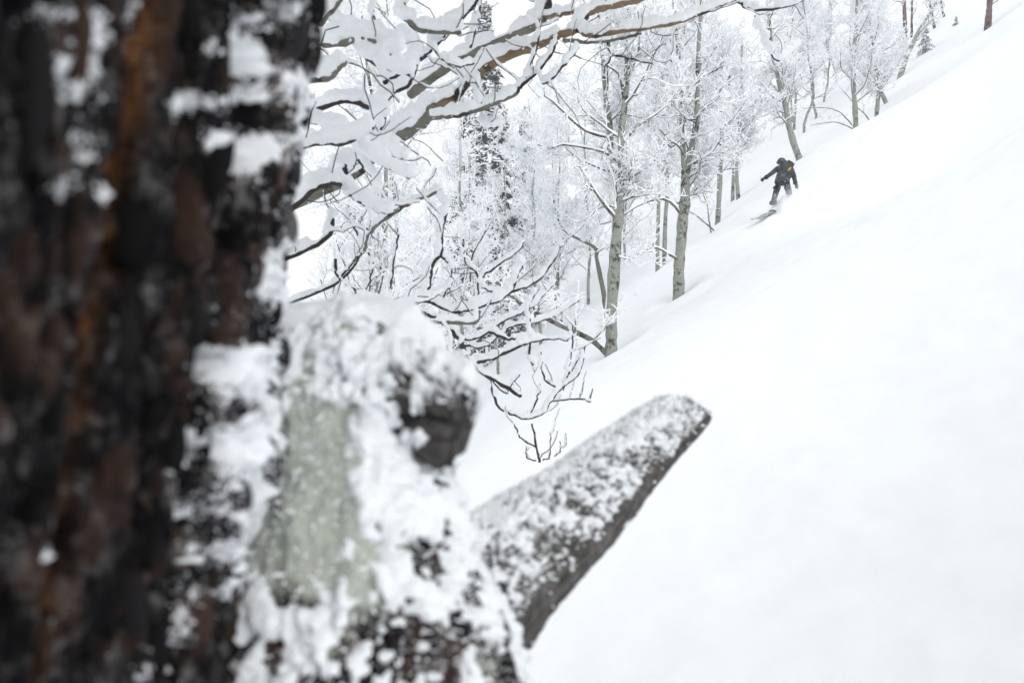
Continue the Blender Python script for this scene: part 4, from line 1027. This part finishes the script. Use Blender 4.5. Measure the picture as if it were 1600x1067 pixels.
ro = Tubes(); ro.add(np.array([[-.1, 0, 0], [0, .01, .01], [.1, 0, 0]]), np.array([.05, .055, .05]), 12, cap=True); rr2 = link('rolled_jacket', ro.mesh('rolled_jacket'), M['pack'], pk); rr2.location = Vector(J(1235.5, 255.5, -.02) - PKO); rr2.rotation_euler = (0, .5, .2)
ys = Tubes(); ys.add(np.array([[-.045, -.0, -.045], [0, -.02, 0], [.045, -.0, .05]]), np.array([.018, .026, .018]), 8, cap=True); yo = link('yellow_strap', ys.mesh('yellow_strap'), M['yellow'], pk); yo.location = Vector(J(1233, 265, -.22) - PKO)
st = Tubes(); st.add(np.array([[0, 0, 0], [.05, -.02, .02], [.09, -.01, .05]]), np.array([.012, .01, .006]), 6, cap=True); so = link('loose_strap', st.mesh('loose_strap'), M['black'], pk); so.location = Vector(J(1235, 263, -.2) - PKO)
for sgn in (-1, 1):
    sp = Tubes(); q = resample([[sgn * .1, .05, .22], [sgn * .13, .2, .2], [sgn * .14, .26, .0], [sgn * .13, .1, -.18]], 12); sp.add(q, np.full(12, .022), 8); link('shoulder_strap', sp.mesh('shoulder_strap'), M['black'], main)

# snowboard, mostly under the powder, nose showing
nose, tail = at(1176, 350, 19.3), at(1253, 304, 19.75)
bdir = tail - nose; BL = np.linalg.norm(bdir); bdir /= BL
bup = np.array([-.35, -.28, .88]); bup -= bup @ bdir * bdir; bup /= np.linalg.norm(bup); bside = np.cross(bup, bdir)
s = np.linspace(0, 1, 40); n = 12
w = .14 * np.sqrt(np.clip(1 - np.abs(2 * s - 1) ** 7, 0, 1)) * (1 - .12 * np.sin(s * math.pi)); w[[0, -1]] = .012
lift = .11 * (np.clip(.16 - s, 0, 1) / .16) ** 2 + .10 * (np.clip(s - .86, 0, 1) / .14) ** 2
tt = np.linspace(-1, 1, n)
Vt = nose[None, None] + (s * BL)[:, None, None] * bdir + (w[:, None] * tt[None])[..., None] * bside + (lift * (s < .5) + .05 - .5 * np.clip(s - .3, 0, 1))[:, None, None] * bup
V = np.concatenate([Vt.reshape(-1, 3), (Vt - bup * .012).reshape(-1, 3)]) - nose
i0 = np.arange(40 * n).reshape(40, n); Q = np.stack([i0[:-1, :-1], i0[:-1, 1:], i0[1:, 1:], i0[1:, :-1]], -1).reshape(-1, 4); off = 40 * n
edge = np.concatenate([i0[:, 0], i0[-1, 1:], i0[::-1, -1][1:], i0[0, ::-1][1:-1]]); e2 = np.roll(edge, -1)
Qe = np.stack([edge, edge + off, e2 + off, e2], -1)
m_, nt_, b_ = mat('striped_board_top'); co_ = objco(nt_); wv_ = nd(nt_, 'ShaderNodeTexWave', bands_direction='DIAGONAL'); wv_.inputs['Scale'].default_value = 2.6; wv_.inputs['Distortion'].default_value = 1.5; nt_.links.new(co_, wv_.inputs['Vector'])
r_ = ramp(nt_, wv_.outputs['Fac'], [(.45, (.03, .03, .035)), (.6, (.65, .67, .7))]); nt_.links.new(r_.outputs[0], b_.inputs['Base Color']); b_.inputs['Roughness'].default_value = .4
board = empty('snowboard', tuple(nose)); tag(board, 'dark and white striped snowboard nose poking out of the powder', 'snowboard')
link('deck', mesh_np('deck', V, np.concatenate([Q, (Q + off)[:, ::-1], Qe])), m_, board)
for sx_ in (.40, .74):
    c0 = bdir * BL * sx_ - bup * (.5 * (sx_ - .3) - .05)
    bb = Tubes(); bb.add(resample([c0 - bside * .12, c0 - bside * .1 + bup * .03, c0 + bup * .05, c0 + bside * .1 + bup * .03, c0 + bside * .12], 14), np.full(14, .02), 8); link('binding', bb.mesh('binding'), M['black'], board)

# airborne powder: a small cloud of scattering flakes
bm = bmesh.new(); bmesh.ops.create_icosphere(bm, subdivisions=3, radius=1.0); me = bpy.data.meshes.new('powder_cloud'); bm.to_mesh(me); bm.free()
vm = bpy.data.materials.new('airborne_powder'); vm.use_nodes = True; nt = vm.node_tree; nt.nodes.clear()
ou = nd(nt, 'ShaderNodeOutputMaterial'); vs = nd(nt, 'ShaderNodeVolumeScatter'); vs.inputs['Color'].default_value = (.97, .98, 1, 1); nt.links.new(vs.outputs[0], ou.inputs['Volume'])
tc = nd(nt, 'ShaderNodeTexCoord'); ln_ = nd(nt, 'ShaderNodeVectorMath', operation='LENGTH'); nt.links.new(tc.outputs['Object'], ln_.inputs[0])
fo = nd(nt, 'ShaderNodeMapRange'); fo.inputs['From Min'].default_value = 1.0; fo.inputs['From Max'].default_value = .1; nt.links.new(ln_.outputs['Value'], fo.inputs['Value'])
nn = noise(nt, 2.6, 4, .6, tc.outputs['Object']); nr2 = nd(nt, 'ShaderNodeMapRange'); nr2.inputs['From Min'].default_value = .35; nr2.inputs['From Max'].default_value = .7; nt.links.new(nn.outputs[0], nr2.inputs['Value'])
m1 = nd(nt, 'ShaderNodeMath', operation='MULTIPLY'); nt.links.new(fo.outputs[0], m1.inputs[0]); nt.links.new(nr2.outputs[0], m1.inputs[1])
m2 = nd(nt, 'ShaderNodeMath', operation='MULTIPLY'); m2.inputs[1].default_value = 3.2; nt.links.new(m1.outputs[0], m2.inputs[0]); nt.links.new(m2.outputs[0], vs.inputs['Density'])
pc = link('powder_cloud', me, vm, None, tuple(at(1228, 312, YP - .1))); pc.scale = (.9, .6, .36); pc.rotation_euler = (0, -.62, 0)
tag(pc, 'cloud of airborne powder drifting over the snowboarder legs', 'snow', kind='stuff')

# ------------------------------------------------------------------ thin snowy air
zlo, zhi = float(GZ.min()) - 1.2, max(float(GZ.max()), 26.0) + 1.0
xa, xb, ya, yb = gx.min() - 1, gx.max() + 1, gy.min() - 1, gy.max() + 1
bm = bmesh.new(); bmesh.ops.create_cube(bm, size=1.0)
for v in bm.verts: v.co = Vector(((xa + xb) / 2 + v.co.x * (xb - xa), (ya + yb) / 2 + v.co.y * (yb - ya), (zlo + zhi) / 2 + v.co.z * (zhi - zlo)))
me = bpy.data.meshes.new('haze'); bm.to_mesh(me); bm.free()
hm = bpy.data.materials.new('snowy_air'); hm.use_nodes = True; nt = hm.node_tree; nt.nodes.clear()
ou = nd(nt, 'ShaderNodeOutputMaterial'); pv = nd(nt, 'ShaderNodeVolumePrincipled'); pv.inputs['Color'].default_value = (.96, .975, 1, 1); pv.inputs['Density'].default_value = .002
nt.links.new(pv.outputs[0], ou.inputs['Volume'])
tag(link('haze', me, hm), 'thin pale snowy air filling the whole slope', 'haze', kind='stuff')
